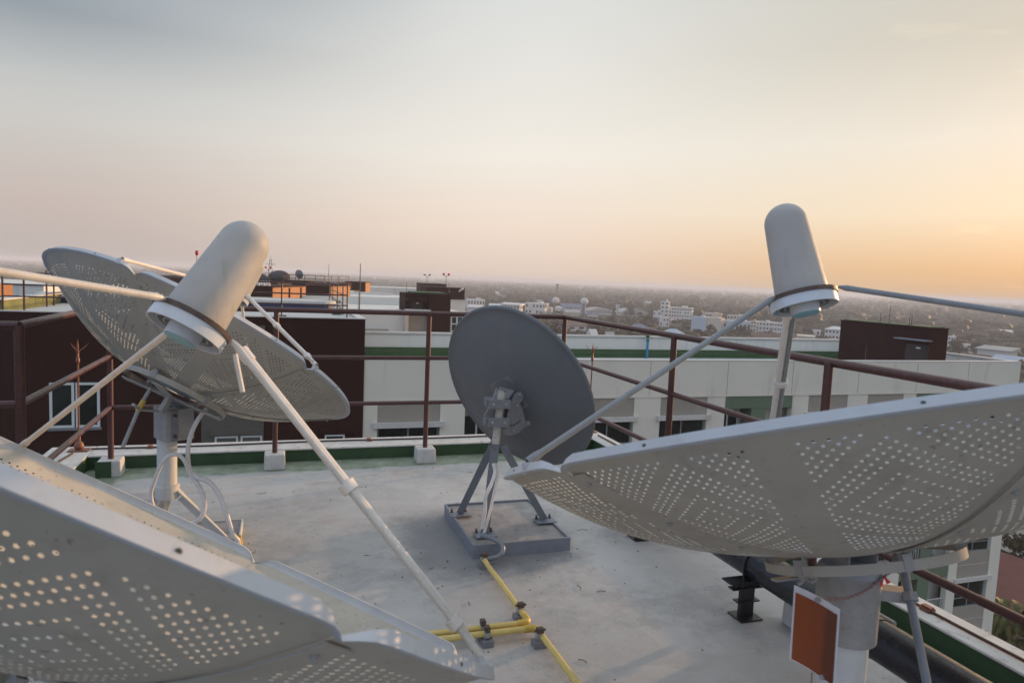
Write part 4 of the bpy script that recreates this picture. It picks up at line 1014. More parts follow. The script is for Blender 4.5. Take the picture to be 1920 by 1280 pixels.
def lattice(label, px, yt, yb, D, w=.35):
    P = dep(px, yb, D); h = (yb - yt) * D / 1290; t = thing('radio_mast', label, 'mast', P)
    m_ = MB()
    for sx in (-1, 1): m_.tube([P + V((sx * w, 0, 0)), P + V((sx * w * .35, 0, h))], .035 * D / 90, 5)
    n_ = 7
    for k in range(n_): m_.tube([P + V((-w * (1 - .65 * k / n_), 0, h * k / n_)), P + V((w * (1 - .65 * (k + 1) / n_), 0, h * (k + 1) / n_))], .02 * D / 90, 4)
    m_.build('lattice', M['mast'], t); MB().tube([P + V((-.7, 0, h * .75)) * 1.0, P + V((.7, 0, h * .75))], .03, 5).build('antenna', M['mast'], t); MB().tube([P + UP * h, P + UP * (h * 1.2)], .02 * D / 90, 5).build('whip', M['mast'], t)
lattice('thin radio mast with a cross arm beside the near feed cover', 507, 486, 524, 97)
for px, yt, yb, D, lab in ((616, 495, 532, 108, 'very thin pole rising left of the small orange stair house'), (762, 528, 548, 70, 'thin dark pole beside the brown stair tower, on its left'), (842, 532, 548, 64, 'short thin pole at the right edge of the brown stair tower'), (671, 548, 592, 40, 'slim rusty pole in front of the white block, left of its stair tower')):
    P = dep(px, yb, D); mast('roof_pole', lab, 'pole', P, (yb - yt) * D / 1290, .018 * D / 40, 'mast' if D > 41 else 'rust')

# ------------------------------------------------------------------ the town
HOUSES = []
def house(label, roof, wall, roofm, x0, x1, yt, yb, rot=0, rows=0, cols=0, deep=.8, name='house', cat='house', roof_h=.3, group=None, side=0):
    c = on_z((x0 + x1) / 2, yb, GZ); D = (c - CAM).dot(_f); w = (x1 - x0) * D / F; h = (yb - yt) * D / F
    d = w * deep; az = math.atan2(c.x, c.y); rz = -az + R_(rot)
    c = c + V((math.sin(az), math.cos(az), 0)) * d * .5
    t = thing(name, label, cat, c, rz, group)
    HOUSES.append((az, w / D * .5, D, (x0, x1, yt, yb), c))
    rm = Matrix.Rotation(rz, 3, 'Z')
    hw = h * (1 - (roof_h if roof in ('hip', 'gable', 'arch', 'mono') else 0))
    def bx(nm, ctr, size, m): return MB().box(c + rm @ V(ctr), size, rm).build(nm, M[m], t, smooth=0)
    bx('wall', (0, 0, hw / 2), (w, d, hw), wall)
    if roof == 'flat':
        bx('parapet', (0, 0, hw + .18), (w * 1.012, d * 1.012, .36), wall)
        if h > 6: bx('roof_hut', (w * .18, d * .1, hw + .36 + h * .055), (w * .22, d * .3, h * .11), wall)
    else:
        e = .06 * w; rh = h - hw; z0 = hw + .01; P = []
        X, Y = w / 2 + e, d / 2 + e
        if roof == 'hip':
            rx = max(0, X - Y * .9) if X > Y else X * .15
            vs = [(-X, -Y, z0), (X, -Y, z0), (X, Y, z0), (-X, Y, z0), (-rx, 0, z0 + rh), (rx, 0, z0 + rh)]; fs = [(0, 3, 2, 1), (0, 1, 5, 4), (1, 2, 5), (2, 3, 4, 5), (3, 0, 4)]
        elif roof == 'gable':
            vs = [(-X, -Y, z0), (X, -Y, z0), (X, Y, z0), (-X, Y, z0), (-X, 0, z0 + rh), (X, 0, z0 + rh)]; fs = [(0, 3, 2, 1), (0, 1, 5, 4), (1, 2, 5), (2, 3, 4, 5), (3, 0, 4)]
        elif roof == 'gable_front' or roof == 'front':
            vs = [(-X, -Y, z0), (X, -Y, z0), (X, Y, z0), (-X, Y, z0), (0, -Y, z0 + rh), (0, Y, z0 + rh)]; fs = [(0, 3, 2, 1), (0, 1, 4), (1, 2, 5, 4), (2, 3, 5), (3, 0, 4, 5)]
        elif roof == 'mono':
            vs = [(-X, -Y, z0), (X, -Y, z0), (X, Y, z0), (-X, Y, z0), (-X, -Y, z0 + .4), (X, -Y, z0 + .4), (X, Y, z0 + rh), (-X, Y, z0 + rh)]; fs = [(0, 3, 2, 1), (4, 5, 6, 7), (0, 1, 5, 4), (1, 2, 6, 5), (2, 3, 7, 6), (3, 0, 4, 7)]
        else:
            n_ = 8; vs = []; fs = []
            for k in range(n_ + 1):
                q = PI * k / n_; vs += [(-X * math.cos(q), -Y, z0 + rh * math.sin(q)), (-X * math.cos(q), Y, z0 + rh * math.sin(q))]
            for k in range(n_): fs.append((2 * k, 2 * k + 1, 2 * k + 3, 2 * k + 2))
            fs += [tuple(range(0, 2 * n_ + 2, 2)), tuple(reversed(range(1, 2 * n_ + 2, 2))), (0, 2 * n_, 2 * n_ + 1, 1)]
        MB().add([c + rm @ V(q) for q in vs], fs).build('roof', M[roofm], t, smooth=40 if roof == 'arch' else 0)
    if rows:
        ww = w / cols * .5; wh = hw / rows * .42
        for r in range(rows):
            for k in range(cols):
                if random.random() < .12: continue
                bx('window', ((k + .5) / cols * w - w / 2, -d / 2 - .02, (r + .58) / rows * hw), (ww, .12, wh), 'window_dark')
        ns = max(1, int(cols * deep))
        for r in range(rows):
            for k in range(ns):
                bx('window', (w / 2 + .02, (k + .5) / ns * d - d / 2, (r + .58) / rows * hw), (.12, d / ns * .45, wh), 'window_dark')
    return t
H = house
H('low grey white building beside the brown stair house, half behind the grey dish', 'flat', 'town_white', '', 874, 907, 562, 586, 8, 2, 6)
H('pale roofed shed standing below the low grey white building', 'mono', 'town_white', 'roof_white', 878, 902, 572, 588, -6, 0, 0, .7)
H('cream gabled house between the grey shed and the long white roofed building', 'gable', 'town_cream', 'roof_white', 917, 939, 569, 590, 10, 0, 0)
H('long building with a white sheet roof and sunlit pinkish end above the grey dish', 'mono', 'town_white', 'roof_white', 941, 978, 568, 592, -22, 2, 6, .5, roof_h=.16)
H('white cubic building with a row of dark windows just right of the grey dish top', 'flat', 'town_white', '', 988, 1024, 569, 591, -24, 2, 5, .8)
H('low white annex attached beside the white cubic building', 'flat', 'town_white', '', 1024, 1035, 577, 591, -24, 2, 3, .8)
H('house with a white gable end and dark roof under the railing corner', 'gable', 'town_white', 'roof_brown', 1049, 1093, 601, 620, 35, 1, 2, .8, roof_h=.5)
H('long low building under a deep blue roof near the radome', 'gable', 'town_white', 'roof_bluesheet', 1052, 1091, 569, 581, 12, 0, 0, .4, roof_h=.6)
H('small white roofed house left of the two low sheds under the blue roof', 'hip', 'town_white', 'roof_white', 1040, 1054, 574, 583, 0)
H('pair of low sheds with pale roofs below the blue roofed building', 'gable', 'town_cream', 'roof_grey', 1058, 1086, 580, 592, 16, 0, 0, .6, roof_h=.5)
H('wide hangar under a pale arched roof left of the water tower', 'arch', 'town_white', 'roof_grey', 1101, 1142, 577, 590, 18, 0, 0, .9, roof_h=.55, name='hangar', cat='hangar')
H('wide hangar under a greyer low arched roof right of the water tower', 'arch', 'town_white', 'roof_grey', 1160, 1206, 579, 594, 18, 0, 0, .9, roof_h=.55, name='hangar', cat='hangar')
H('low shed with a small blue canopy in front of the left hangar', 'mono', 'town_white', 'roof_bluesheet', 1102, 1122, 587, 594, 0, 0, 0, .6)
H('broad white hospital like building with four rows of windows', 'flat', 'town_white', '', 1250, 1297, 577, 602, -8, 4, 10, .4)
H('tall stair tower block rising at the left end of the broad white building', 'flat', 'town_white', '', 1238, 1253, 566, 602, -8, 5, 2, .9)
H('low white wing left of the tall stair tower block', 'flat', 'town_white', '', 1225, 1238, 584, 602, -8, 2, 3, .8)
H('small two storey white house in front of the stair tower block', 'flat', 'town_white', '', 1236, 1253, 596, 612, 6, 2, 3, .6)
H('pink roofed house beside the small two storey white house', 'hip', 'town_pink', 'town_pink', 1254, 1270, 597, 608, 6)
H('pale blue fronted shop building with white flank behind the near trees', 'flat', 'town_blue', '', 1297, 1324, 595, 622, -10, 0, 0, .7)
H('white cream lit hall joined to the pale blue shop building', 'flat', 'town_cream', '', 1324, 1354, 597, 624, -20, 0, 0, .7)
H('long pale blue white warehouse behind the left feed strut', 'flat', 'town_blue', '', 1357, 1407, 603, 626, -6, 1, 7, .5)
H('slim cream tower house with open balconies right of the warehouse', 'flat', 'town_cream', '', 1407, 1417, 602, 629, -12, 4, 2, .9)
H('dark glass fronted building with white frames beside the slim tower house', 'flat', 'town_white', '', 1417, 1447, 604, 628, -4, 3, 5, .6)
H('white three storey building partly behind the right feed strut', 'flat', 'town_white', '', 1447, 1476, 606, 630, -4, 3, 6, .6)
H('bright blue clad box building right of the feed strut', 'flat', 'town_strong_blue', '', 1509, 1523, 618, 631, -4, 0, 0, .6)
H('white grey building with a dark picture window beside the bright blue box', 'flat', 'town_white', '', 1523, 1537, 619, 631, -4, 1, 2, .6)
H('white villa under a pale hip roof just left of the brown stair house', 'hip', 'town_white', 'roof_white', 1549, 1580, 612, 638, -10, 2, 5, .8, roof_h=.22)
H('cream flat shed roof in front of the bright blue box building', 'mono', 'town_cream', 'town_cream', 1494, 1524, 628, 640, -6, 0, 0, .7)
H('low brown roofed row of houses below the dark glass fronted building', 'gable', 'town_cream', 'roof_brown', 1410, 1446, 624, 640, 8, 0, 0, .5, roof_h=.55)
H('low brown roofed row of houses below the white three storey building', 'gable', 'town_cream', 'roof_brown', 1450, 1490, 626, 642, -6, 0, 0, .5, roof_h=.55)
H('blue sheet roof house under the railing right of the corner post', 'hip', 'town_white', 'roof_bluesheet', 1182, 1213, 607, 619, 4, 0, 0, .8, roof_h=.6)
H('pale blue roofed pavilion above the right parapet line', 'hip', 'town_white', 'roof_paleblue', 1242, 1280, 617, 634, 4, 0, 0, .8, roof_h=.5)
H('white gabled cottage low behind the far parapet, beside the blue vent pipe', 'gable', 'town_white', 'roof_white', 1102, 1118, 617, 634, 40, 0, 0, .8, roof_h=.6)
H('second white gabled cottage low behind the far parapet under the railing', 'gable', 'town_white', 'roof_grey', 1134, 1150, 622, 638, 30, 0, 0, .8, roof_h=.6)
H('far group of pale roofs in the hazy trees above the grey dish', 'gable', 'town_white', 'roof_white', 929, 941, 547, 553, 0, 0, 0, .6)
H('second pale roof in the hazy trees right beside the far group', 'gable', 'town_white', 'roof_white', 941, 951, 547.5, 552.5, 20, 0, 0, .6)
H('lone pale shed in the far haze above the third block', 'gable', 'town_white', 'roof_white', 874, 888, 539.5, 543.5, 0, 0, 0, .5)
H('tiny white house in the trees right of the radome', 'gable', 'town_white', 'roof_white', 1128, 1136, 556.5, 560.5, 0)
H('white tank house far away between the two feed struts', 'hip', 'town_white', 'roof_white', 1404, 1412, 565, 574, 0)
H('pale roofed depot in the haze above the brown stair house', 'mono', 'town_white', 'roof_white', 1741, 1789, 606, 616, -14, 0, 0, .5)
H('narrow white house with a pink lit side right of the brown stair house', 'flat', 'town_white', '', 1778, 1788, 631, 656, -26, 3, 2, .9)
H('low white building right of the narrow pink lit house', 'flat', 'town_white', '', 1788, 1819, 646, 663, -20, 1, 4, .6)
H('shed with white wall panels under a grey roof near the right edge', 'mono', 'town_white', 'roof_grey', 1840, 1896, 650, 674, -26, 0, 0, .5)
H('grey blue roofed shed at the right edge below the panelled shed', 'gable', 'town_cream', 'roof_paleblue', 1872, 1925, 668, 684, -16, 0, 0, .5, roof_h=.6)
H('yellow clad hall among trees near the right edge', 'gable', 'town_yellow', 'town_yellow', 1877, 1911, 610, 623, -12, 0, 0, .5, roof_h=.35)
H('long pale wall building below the yellow hall', 'mono', 'town_white', 'roof_white', 1860, 1918, 619, 630, -12, 0, 0, .3)
H('brown tiled house row behind the end of the beige parapet', 'gable', 'town_cream', 'roof_brown', 1806, 1850, 664, 684, -14, 0, 0, .6, roof_h=.55)
H('small white house far left on the hazy horizon', 'gable', 'town_white', 'roof_white', 0, 12, 503, 508, 0)
H('cream blocks beyond the pale blue shop building', 'flat', 'town_cream', '', 1318, 1352, 588, 604, -6, 2, 6, .5)
H('sandy block with a round tank behind the long warehouse', 'flat', 'town_cream', '', 1364, 1398, 592, 608, -6, 2, 6, .5)
for k, (px, yb, lab) in enumerate(((1010, 566, 'far roof in the wood above the white cubic building'), (1180, 563, 'far pale roof in the wood above the hangars'), (1215, 569, 'far roof near the dark tree clumps left of the broad building'), (1330, 572, 'far roof in the wood above the pale blue shop'), (1560, 596, 'far roof in the haze right of the feed'), (1625, 589, 'far roof left of the rods on the stair house'), (1830, 612, 'far roof above the panelled shed'), (690, 540, 'far roof right of the small orange stair house'), (740, 534, 'far roof above the fourth block'), (1690, 592, 'far roof between the rods on the stair house'))):
    H(lab, 'gable', 'town_cream' if k % 2 else 'town_white', ('roof_grey', 'roof_brown', 'roof_white')[k % 3], px - 6, px + 6, yb - 4, yb, 20 * (k % 3) - 20, 0, 0, .6, roof_h=.5)
# house and sheds seen over the right parapet at the foot of the building
def yard_house(label, c, w, d, h, rh, rz, wall, roofm):
    t = thing('house', label, 'house', c, rz); rm = Matrix.Rotation(rz, 3, 'Z')
    MB().box(c + rm @ V((0, 0, h / 2)), (w, d, h), rm).build('wall', M[wall], t, smooth=0)
    X, Y = w / 2 + .8, d / 2 + .8
    vs = [(-X, -Y, h), (X, -Y, h), (X, Y, h), (-X, Y, h), (-X, 0, h + rh), (X, 0, h + rh), (-X, -Y, h - .15), (X, -Y, h - .15), (X, Y, h - .15), (-X, Y, h - .15)]
    MB().add([c + rm @ V(q) for q in vs], [(0, 1, 5, 4), (2, 3, 4, 5), (1, 2, 5), (3, 0, 4), (6, 9, 8, 7), (0, 6, 7, 1), (1, 7, 8, 2), (2, 8, 9, 3), (3, 9, 6, 0)]).build('roof', M[roofm], t, smooth=0)
    for k in range(3): MB().box(c + rm @ V(((k - 1) * w * .3, -d / 2 - .03, h * .5)), (w * .16, .1, h * .4), rm).build('window', M['window_dark'], t, smooth=0)
P = on_z(1935, 1120, -20); yard_house('red brown tiled house beside the foot of the beige building', V((P.x + 3.5, P.y + 2.5, GZ)), 15, 10, 3.0, 2.2, R_(-62), 'town_white', 'roof_red')
P = on_z(1925, 985, -21); yard_house('grey metal roofed shed beyond the red brown house', V((P.x + 6, P.y + 4, GZ)), 16, 12, 4.0, 2.0, R_(20), 'town_white', 'roof_grey')
# towers, radomes
def at_ground(px, yb): return on_z(px, yb, GZ)
c = at_ground(1157, 596); D = c.y; h = (596 - 571) * D / F; t = thing('water_tower', 'white water tower with a square tank between the two hangars', 'water tower', c)
s_ = D / F
MB().box(c + UP * h * .36, (3.6 * s_, 3.6 * s_, h * .72), taper=.85).build('shaft', M['town_cream'], t, smooth=0); MB().box(c + UP * (h * .86), (6.4 * s_, 6.4 * s_, h * .28)).build('tank', M['town_white'], t, smooth=0)
MB().box(c + UP * (h * .87) - V((0, 3.22 * s_, 0)), (2.6 * s_, .1, h * .1)).build('opening', M['window_dark'], t, smooth=0)
for px, yb, yt, r, lab in ((1094, 592, 558, 7.2, 'pale round radome on a dark tower among the trees'), (1041, 580, 557, 7.0, 'pale dome on a stand left of the round radome')):
    c = at_ground(px, yb); D = c.y; s_ = D / F; h = (yb - yt) * s_; t = thing('radome', lab, 'radome', c); R = r * s_
    MB().tube([c, c + UP * (h - R * 1.5)], [R * .45, R * .4], 12).build('tower', M['roof_bluesheet'] if px > 1060 else M['mast'], t)
    MB().lathe(c + UP * (h - R), (V((1, 0, 0)), V((0, 1, 0)), UP), [(R * math.cos(q), R * math.sin(q)) for q in [-.6 + (PI / 2 + .58) * k / 12 for k in range(13)]], 28).build('dome', M['radome'], t)
for px, yb, yt, lab in ((1043, 576, 533, 'steel telephone mast rising above the pale dome'), (1333, 592, 572, 'thin mast behind the pale blue shop building'), (1757, 612, 578, 'hazy mast above the depot right of the stair house rods'), (1777, 622, 590, 'thin mast beside the hazy depot, right of the other mast')):
    c = at_ground(px, yb); D = c.y; h = (yb - yt) * D / F; w = .8 + .0015 * D
    t = thing('telephone_mast', lab, 'mast', c); m_ = MB()
    for sx, sy in ((-1, -1), (1, -1), (0, 1)): m_.tube([c + V((sx * w, sy * w, 0)), c + V((sx * w * .25, sy * w * .25, h))], .16, 5)
    for k in range(10):
        z0, z1 = h * k / 10, h * (k + 1) / 10; q0, q1 = w * (1 - .075 * k), w * (1 - .075 * (k + 1))
        m_.tube([c + V((-q0, -q0, z0)), c + V((q1, -q1, z1))], .09, 4)
    m_.build('lattice', M['mast'], t)
    MB().box(c + UP * h * .97, (w * 1.3, w * 1.3, h * .07)).box(c + UP * h * .85, (w * 1.5, w, h * .04)).build('antenna', M['mast'], t, smooth=0)

# ------------------------------------------------------------------ trees
def leafball(mb, c, r, n, leaf, rnd):
    for _ in range(n):
        d_ = V((rnd.gauss(0, 1), rnd.gauss(0, 1), rnd.gauss(0, 1))).normalized(); p = c + V((d_.x * r, d_.y * r, d_.z * r * .8)) * rnd.uniform(.55, 1.05)
        nrm = (d_ + V((rnd.gauss(0, .5), rnd.gauss(0, .5), rnd.gauss(0, .5)))).normalized(); x_ = nrm.orthogonal().normalized(); x_ = Matrix.Rotation(rnd.uniform(0, 6.28), 3, nrm) @ x_; y_ = nrm.cross(x_)
        s_ = leaf * rnd.uniform(.6, 1.3); mb.add([p - x_ * s_, p - y_ * s_ * .6, p + x_ * s_, p + y_ * s_ * .6 + nrm * s_ * .2], [(0, 1, 2, 3)])
def tree_proto(seed, tall, wide, m, nb=14, nl=55):
    rnd = random.Random(seed)
    t = thing('broadleaf_tree', '', 'tree', (0, 0, 0)); tr = MB()
    tr.tube([V((0, 0, 0)), V((.02, .01, tall * .22)), V((.05 * wide, .02, tall * .5))], [tall * .028, tall * .02, tall * .008], 7)
    cr = MB()
    for k in range(nb):
        q = rnd.uniform(0, 6.28); rr = wide * .5 * math.sqrt(rnd.random()) * .8; zz = tall * rnd.uniform(.34, .86)
        rr *= 1.15 - abs(zz / tall - .55) * 1.2
        c_ = V((rr * math.cos(q), rr * math.sin(q), zz)); tr.tube([V((0, 0, tall * .24)), c_ * .6 + V((0, 0, tall * .1)), c_], [tall * .012, tall * .007, tall * .003], 5)
        leafball(cr, c_, wide * rnd.uniform(.13, .21), nl, wide * .045, rnd)
    tr.build('trunk', M['bark'], t); cr.build('crown', m, t, smooth=0)
    return t
protos = [tree_proto(11, 9, 9, M['leaf']), tree_proto(12, 8, 11, M['leaf']), tree_proto(13, 11, 9, M['leaf2']), tree_proto(14, 7, 8, M['leaf2'])]
first = [True] * 4
def plant(k, p, s, label, group=None):
    o = protos[k] if first[k] else copy_tree(protos[k]); first[k] = False
    o.location = p; o.rotation_euler = (0, 0, random.uniform(0, 6.28)); o.scale = (s, s, s * random.uniform(.9, 1.12)); o['label'] = label
    if group: o['group'] = group
    elif 'group' in o: del o['group']
    return o
SPEC = [(1308, 636, 20, 0, 'leafy tree in front of the pale blue shop building, left of a pair'), (1335, 634, 26, 0, 'taller leafy tree in front of the cream lit hall'), (1352, 622, 14, 1, 'small tree at the corner of the cream lit hall'), (1392, 634, 22, 1, 'dark dome shaped tree in front of the long warehouse'), (1180, 594, 18, 1, 'dark round tree crown beside the dark clump above the hangars'), (1198, 597, 12, 1, 'tree standing before the greyer hangar roof'), (1830, 668, 24, 1, 'large dark tree left of the panelled shed'), (1283, 620, 16, 2, 'brownish tree between the pavilion and the shop building'), (1215, 612, 20, 1, 'dark tree above the blue sheet roof house'), (1010, 598, 9, 3, 'bush at the foot of the white cubic building'), (1068, 602, 9, 0, 'bush above the dark roofed house under the railing corner')]
for px, yb, hpx, k, lab in SPEC:
    c = at_ground(px, yb); base = (9, 8, 11, 7)[k]; plant(k, c, hpx * c.y / F / base, lab)
cnt = 0
def clear(p, hgt):
    d_ = p - CAM; az = math.atan2(d_.x, d_.y); D = d_.length
    for (haz, hw, hD, px, hc) in HOUSES:
        if (p - hc).length < 9 + hw * hD: return False
        if D < hD and abs(az - haz) < hw + 5 / D:
            top = math.atan2(p.z + hgt - HC, D); mid = math.atan2(GZ + .28 * (px[3] - px[2]) * hD / F - HC, hD)
            if top > mid: return False
    return True
rng = random.Random(5); tries = 0
GROUPLAB = 'dark broadleaf tree in the hazy woods around the town'
while cnt < 280 and tries < 6000:
    tries += 1
    az = R_(rng.uniform(-9, 42)); D = math.sqrt(rng.uniform(230 ** 2, 760 ** 2)); p = V((D * math.sin(az), D * math.cos(az), GZ)); s = rng.uniform(.55, 1.0); k = rng.randrange(4)
    if not clear(p, 9 * s): continue
    plant(k, p, s, GROUPLAB, 'trees in the hazy woods'); cnt += 1
# palm clump at the foot of the building
def palm(p, h, n, L, label):
    t = thing('palm_tree', label, 'palm', p); rnd = random.Random(int(h * 100))
    MB().tube([p, p + V((.1, .05, h * .5)), p + V((.25, .1, h))], [.16, .12, .10], 8).build('trunk', M['bark'], t)
    mb = MB(); top = p + V((.25, .1, h))
    for k in range(n):
        q = 2 * PI * k / n + rnd.uniform(-.2, .2); up = rnd.uniform(.2, 1.25); pts = []
        for j in range(8):
            u = j / 7; pts.append(top + V((math.cos(q), math.sin(q), 0)) * L * u * math.cos(up * .6) + UP * (L * (u * math.sin(up) - u * u * .75)))
        for j in range(1, 8):
            d_ = (pts[j] - pts[j - 1]).normalized(); sd = d_.cross(UP).normalized()
            for s_ in (-1, 1):
                for e in (0, .2, .4, .6, .8):
                    b_ = pts[j - 1].lerp(pts[j], e); ll = L * .26 * (1 - abs(j / 7 - .45)); tip = b_ + (sd * s_ * .8 + d_ * .6 - UP * .25).normalized() * ll
                    md_ = b_.lerp(tip, .45) + d_ * .05; mb.add([b_, md_, tip, b_.lerp(tip, .5) - d_ * .035], [(0, 1, 2, 3)])
    mb.build('crown', M['palm'], t, smooth=0)
for k, (px, py, z, h, lab) in enumerate(((1890, 1165, -18.5, 5.5, 'feathery palm at the foot of the beige building, topmost of the clump'), (1905, 1215, -19.5, 4.5, 'low palm in front of the clump beside the beige building'), (1872, 1230, -20.0, 4.0, 'small palm tucked against the beige building corner'), (1925, 1180, -19.0, 5.0, 'palm at the right edge beside the red brown house'))):
    c = on_z(px, py, z); palm(V((c.x, c.y, GZ)), z - GZ, 34, 3.3, lab)
for k, (px, py, z, s) in enumerate(((1905, 940, -20, .8), (1915, 1020, -21, .5), (1890, 1255, -21, .6), (1915, 1275, -21, .6), (1868, 1190, -22, .5), (1915, 1165, -22.5, .4), (1880, 1100, -22.5, .35))):
    c = on_z(px, py, z); plant(k % 4, V((c.x, c.y, GZ)), s, ('bushy tree above the red brown house by the grey shed', 'small tree between the red brown house and the grey shed', 'bush below the palms at the right parapet', 'lowest bush at the right edge below the palms', 'bush between the beige building corner and the topmost palm', 'low bush beside the palm at the right edge', 'small bush at the corner between the beige building and the red brown house')[k])
# far woods: one mass nobody could count
fw = MB(); rng = random.Random(9)
ico = [(0, 0, 1)] + [(.894 * math.cos(q * 1.2566), .894 * math.sin(q * 1.2566), .447) for q in range(5)] + [(.894 * math.cos(q * 1.2566 + .628), .894 * math.sin(q * 1.2566 + .628), -.447) for q in range(5)]
icf = [(0, 1 + q, 1 + (q + 1) % 5) for q in range(5)] + [(1 + q, 6 + q, 1 + (q + 1) % 5) for q in range(5)] + [(6 + q, 6 + (q + 1) % 5, 1 + (q + 1) % 5) for q in range(5)]
for k in range(9500):
    az = R_(rng.uniform(-46, 46)); D = 560 + 5200 * rng.random() ** 1.9
    if D < 760 and az > R_(-9) and rng.random() < .6: continue
    p = V((D * math.sin(az), D * math.cos(az), GZ))
    if D < 1000 and not clear(p, 9): continue
    w = rng.uniform(4.5, 8) * (1 + D / 5000); h = rng.uniform(4, 7.5) * (1 + D / 7000)
    for j in range(3 if D < 2500 else 1):
        c = p + V((rng.gauss(0, w * .5), rng.gauss(0, w * .5), h * rng.uniform(.5, .8))) if j else p + UP * h * .55
        sw, sh = w * rng.uniform(.5, 1), h * rng.uniform(.45, .7)
        fw.add([c + V((q[0] * sw * rng.uniform(.75, 1.2), q[1] * sw * rng.uniform(.75, 1.2), q[2] * sh * rng.uniform(.8, 1.15))) for q in ico], icf)
for k in range(8000):
    az = R_(rng.uniform(-9, 43)); D = math.sqrt(rng.uniform(150 ** 2, 820 ** 2)); p = V((D * math.sin(az), D * math.cos(az), GZ)); h = rng.uniform(1.6, 4.2) * (.7 + D / 1500)
    if not clear(p, h): continue
    w = h * rng.uniform(.7, 1.3)
    for j in range(4):
        c = p + V((rng.gauss(0, w * .55), rng.gauss(0, w * .55), h * rng.uniform(.3, .7))); sw, sh = w * rng.uniform(.35, .7), h * rng.uniform(.3, .5)
        fw.add([c + V((q[0] * sw * rng.uniform(.6, 1.3), q[1] * sw * rng.uniform(.6, 1.3), q[2] * sh * rng.uniform(.7, 1.3))) for q in ico], icf)
tag(fw.build('distant_woods', M['wood_far'], smooth=0), 'hazy woods stretching to the horizon behind the town', 'woods', kind='stuff')

# ------------------------------------------------------------------ air, sky, sun, camera
SUN_AZ, SUN_EL = R_(53), R_(5.5)
SV = V((math.sin(SUN_AZ) * math.cos(SUN_EL), math.cos(SUN_AZ) * math.cos(SUN_EL), math.sin(SUN_EL)))
HAZE = 0.00044
hm = bpy.data.materials.new('evening_haze'); hm.use_nodes = True; hn = hm.node_tree; hn.nodes.clear()
ho = hn.nodes.new('ShaderNodeOutputMaterial'); hv = hn.nodes.new('ShaderNodeVolumePrincipled')
hv.inputs['Color'].default_value = (.93, .94, .98, 1); hv.inputs['Density'].default_value = HAZE; hv.inputs['Anisotropy'].default_value = .0
hn.links.new(hv.outputs[0], ho.inputs['Volume'])
hz = MB().box((0, 0, (GZ - 1 + 9) / 2), (19000, 19000, 9 - (GZ - 1))).build('haze', hm, smooth=0); tag(hz, kind='stuff')

w = bpy.data.worlds.new('World'); SC.world = w; w.use_nodes = True
class WT(NT):
    def __init__(s, t): s.t = t; s.n = t.nodes; s.l = t.links
t = WT(w.node_tree); bg = t.n['Background']
vec = t.coord('Generated'); X, Y, Z = t.xyz(vec)
dp = t.node('ShaderNodeVectorMath', operation='DOT_PRODUCT'); t.put(dp.inputs[0], vec); dp.inputs[1].default_value = SV; s_ = dp.outputs['Value']
el = t.math('MAXIMUM', Z, 0.0)
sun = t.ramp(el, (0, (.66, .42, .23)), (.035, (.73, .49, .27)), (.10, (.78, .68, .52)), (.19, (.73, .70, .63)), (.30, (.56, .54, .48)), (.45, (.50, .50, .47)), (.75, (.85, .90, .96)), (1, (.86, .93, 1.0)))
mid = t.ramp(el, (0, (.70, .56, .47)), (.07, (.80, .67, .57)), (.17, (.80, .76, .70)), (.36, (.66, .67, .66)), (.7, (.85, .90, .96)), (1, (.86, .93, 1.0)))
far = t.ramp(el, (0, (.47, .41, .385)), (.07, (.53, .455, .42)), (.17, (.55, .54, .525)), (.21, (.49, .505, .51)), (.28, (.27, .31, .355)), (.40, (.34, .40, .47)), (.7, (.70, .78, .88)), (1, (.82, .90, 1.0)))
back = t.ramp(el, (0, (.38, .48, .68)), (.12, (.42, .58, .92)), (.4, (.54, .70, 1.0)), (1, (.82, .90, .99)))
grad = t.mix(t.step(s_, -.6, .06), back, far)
grad = t.mix(t.step(s_, .02, .64), grad, mid)
grad = t.mix(t.step(s_, .60, .965), grad, sun)
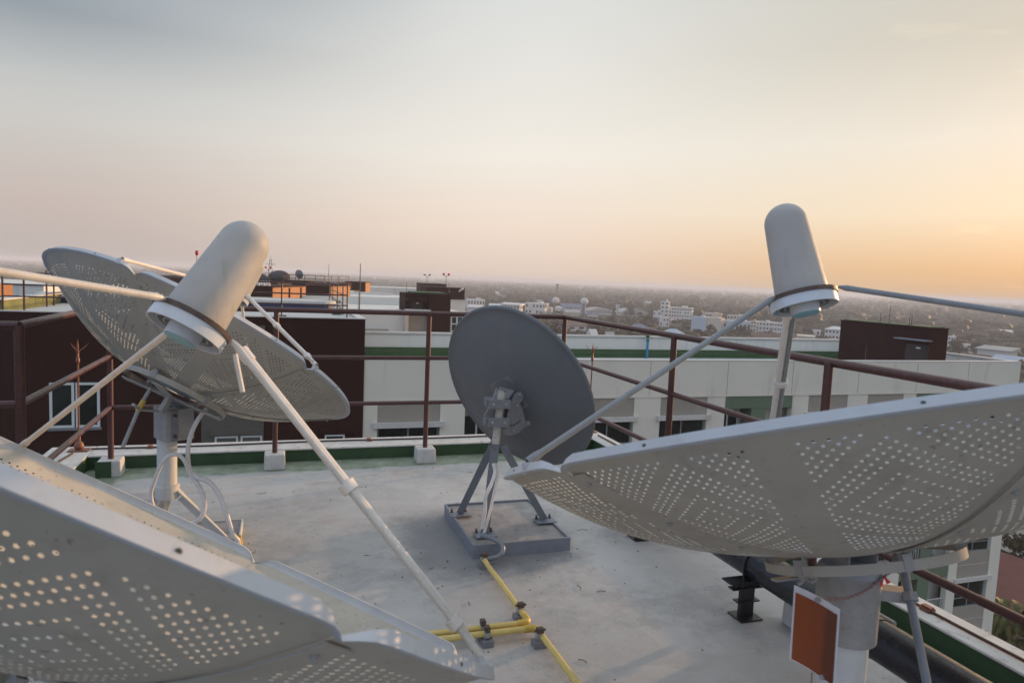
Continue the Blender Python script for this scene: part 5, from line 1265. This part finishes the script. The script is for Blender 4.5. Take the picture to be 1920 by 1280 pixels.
# thin high cloud: wisps towards the sun, a soft grey bank high on the other side
mp = t.node('ShaderNodeMapping'); mp.inputs['Scale'].default_value = (2.0, 2.0, 11); t.put(mp.inputs[0], vec)
wis = t.step(t.noise(mp.outputs[0], 3.2, 6, .6, .4), .56, .74)
grad = t.mix(t.math('MULTIPLY', wis, t.math('MULTIPLY', t.step(s_, .8, .98), .35)), grad, (1.0, .82, .56))
bank = t.math('MULTIPLY', t.step(t.noise(vec, 2.2, 3, .5), .42, .62), t.math('MULTIPLY', t.step(Z, .28, .37), t.math('SUBTRACT', 1.0, t.step(s_, .15, .6))))
grad = t.mix(t.math('MULTIPLY', bank, .45), grad, (.15, .185, .22))
grad = t.mix(t.step(Z, -.02, -.10), grad, (.20, .17, .15)) if False else grad
sky = t.node('ShaderNodeTexSky'); sky.sky_type = 'NISHITA'; sky.sun_disc = False; sky.sun_elevation = SUN_EL; sky.sun_rotation = SUN_AZ; sky.air_density = 2.0; sky.dust_density = 4.0; sky.ozone_density = 1.0
nis = t.mix(1.0, sky.outputs[0], (.15, .15, .15), 'MULTIPLY')
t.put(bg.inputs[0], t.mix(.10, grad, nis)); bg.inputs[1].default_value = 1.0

sl = bpy.data.lights.new('sun', 'SUN'); sl.energy = 3.4; sl.angle = R_(.6); sl.color = (1.0, .60, .31)
so = bpy.data.objects.new('sun', sl); COL.objects.link(so); so.rotation_euler = SV.to_track_quat('Z', 'Y').to_euler()

cd = bpy.data.cameras.new('camera'); cam = bpy.data.objects.new('camera', cd); COL.objects.link(cam)
cd.sensor_width = 36; cd.lens = F / 1920 * 36; cd.clip_end = 40000; cd.clip_start = .02
m3 = Matrix((CR, CU, -_f)).transposed(); m4 = m3.to_4x4(); m4.translation = CAM; cam.matrix_world = m4
cd.dof.use_dof = True; cd.dof.focus_distance = 6.0; cd.dof.aperture_fstop = 5.6
SC.camera = cam
SC.view_settings.view_transform = 'Standard'; SC.view_settings.look = 'None'; SC.view_settings.exposure = .25; SC.view_settings.gamma = 1; SC.view_settings.use_curve_mapping = False
SC.cycles.use_denoising = True
SC.cycles.max_bounces = 8; SC.cycles.transparent_max_bounces = 16; SC.cycles.volume_bounces = 1
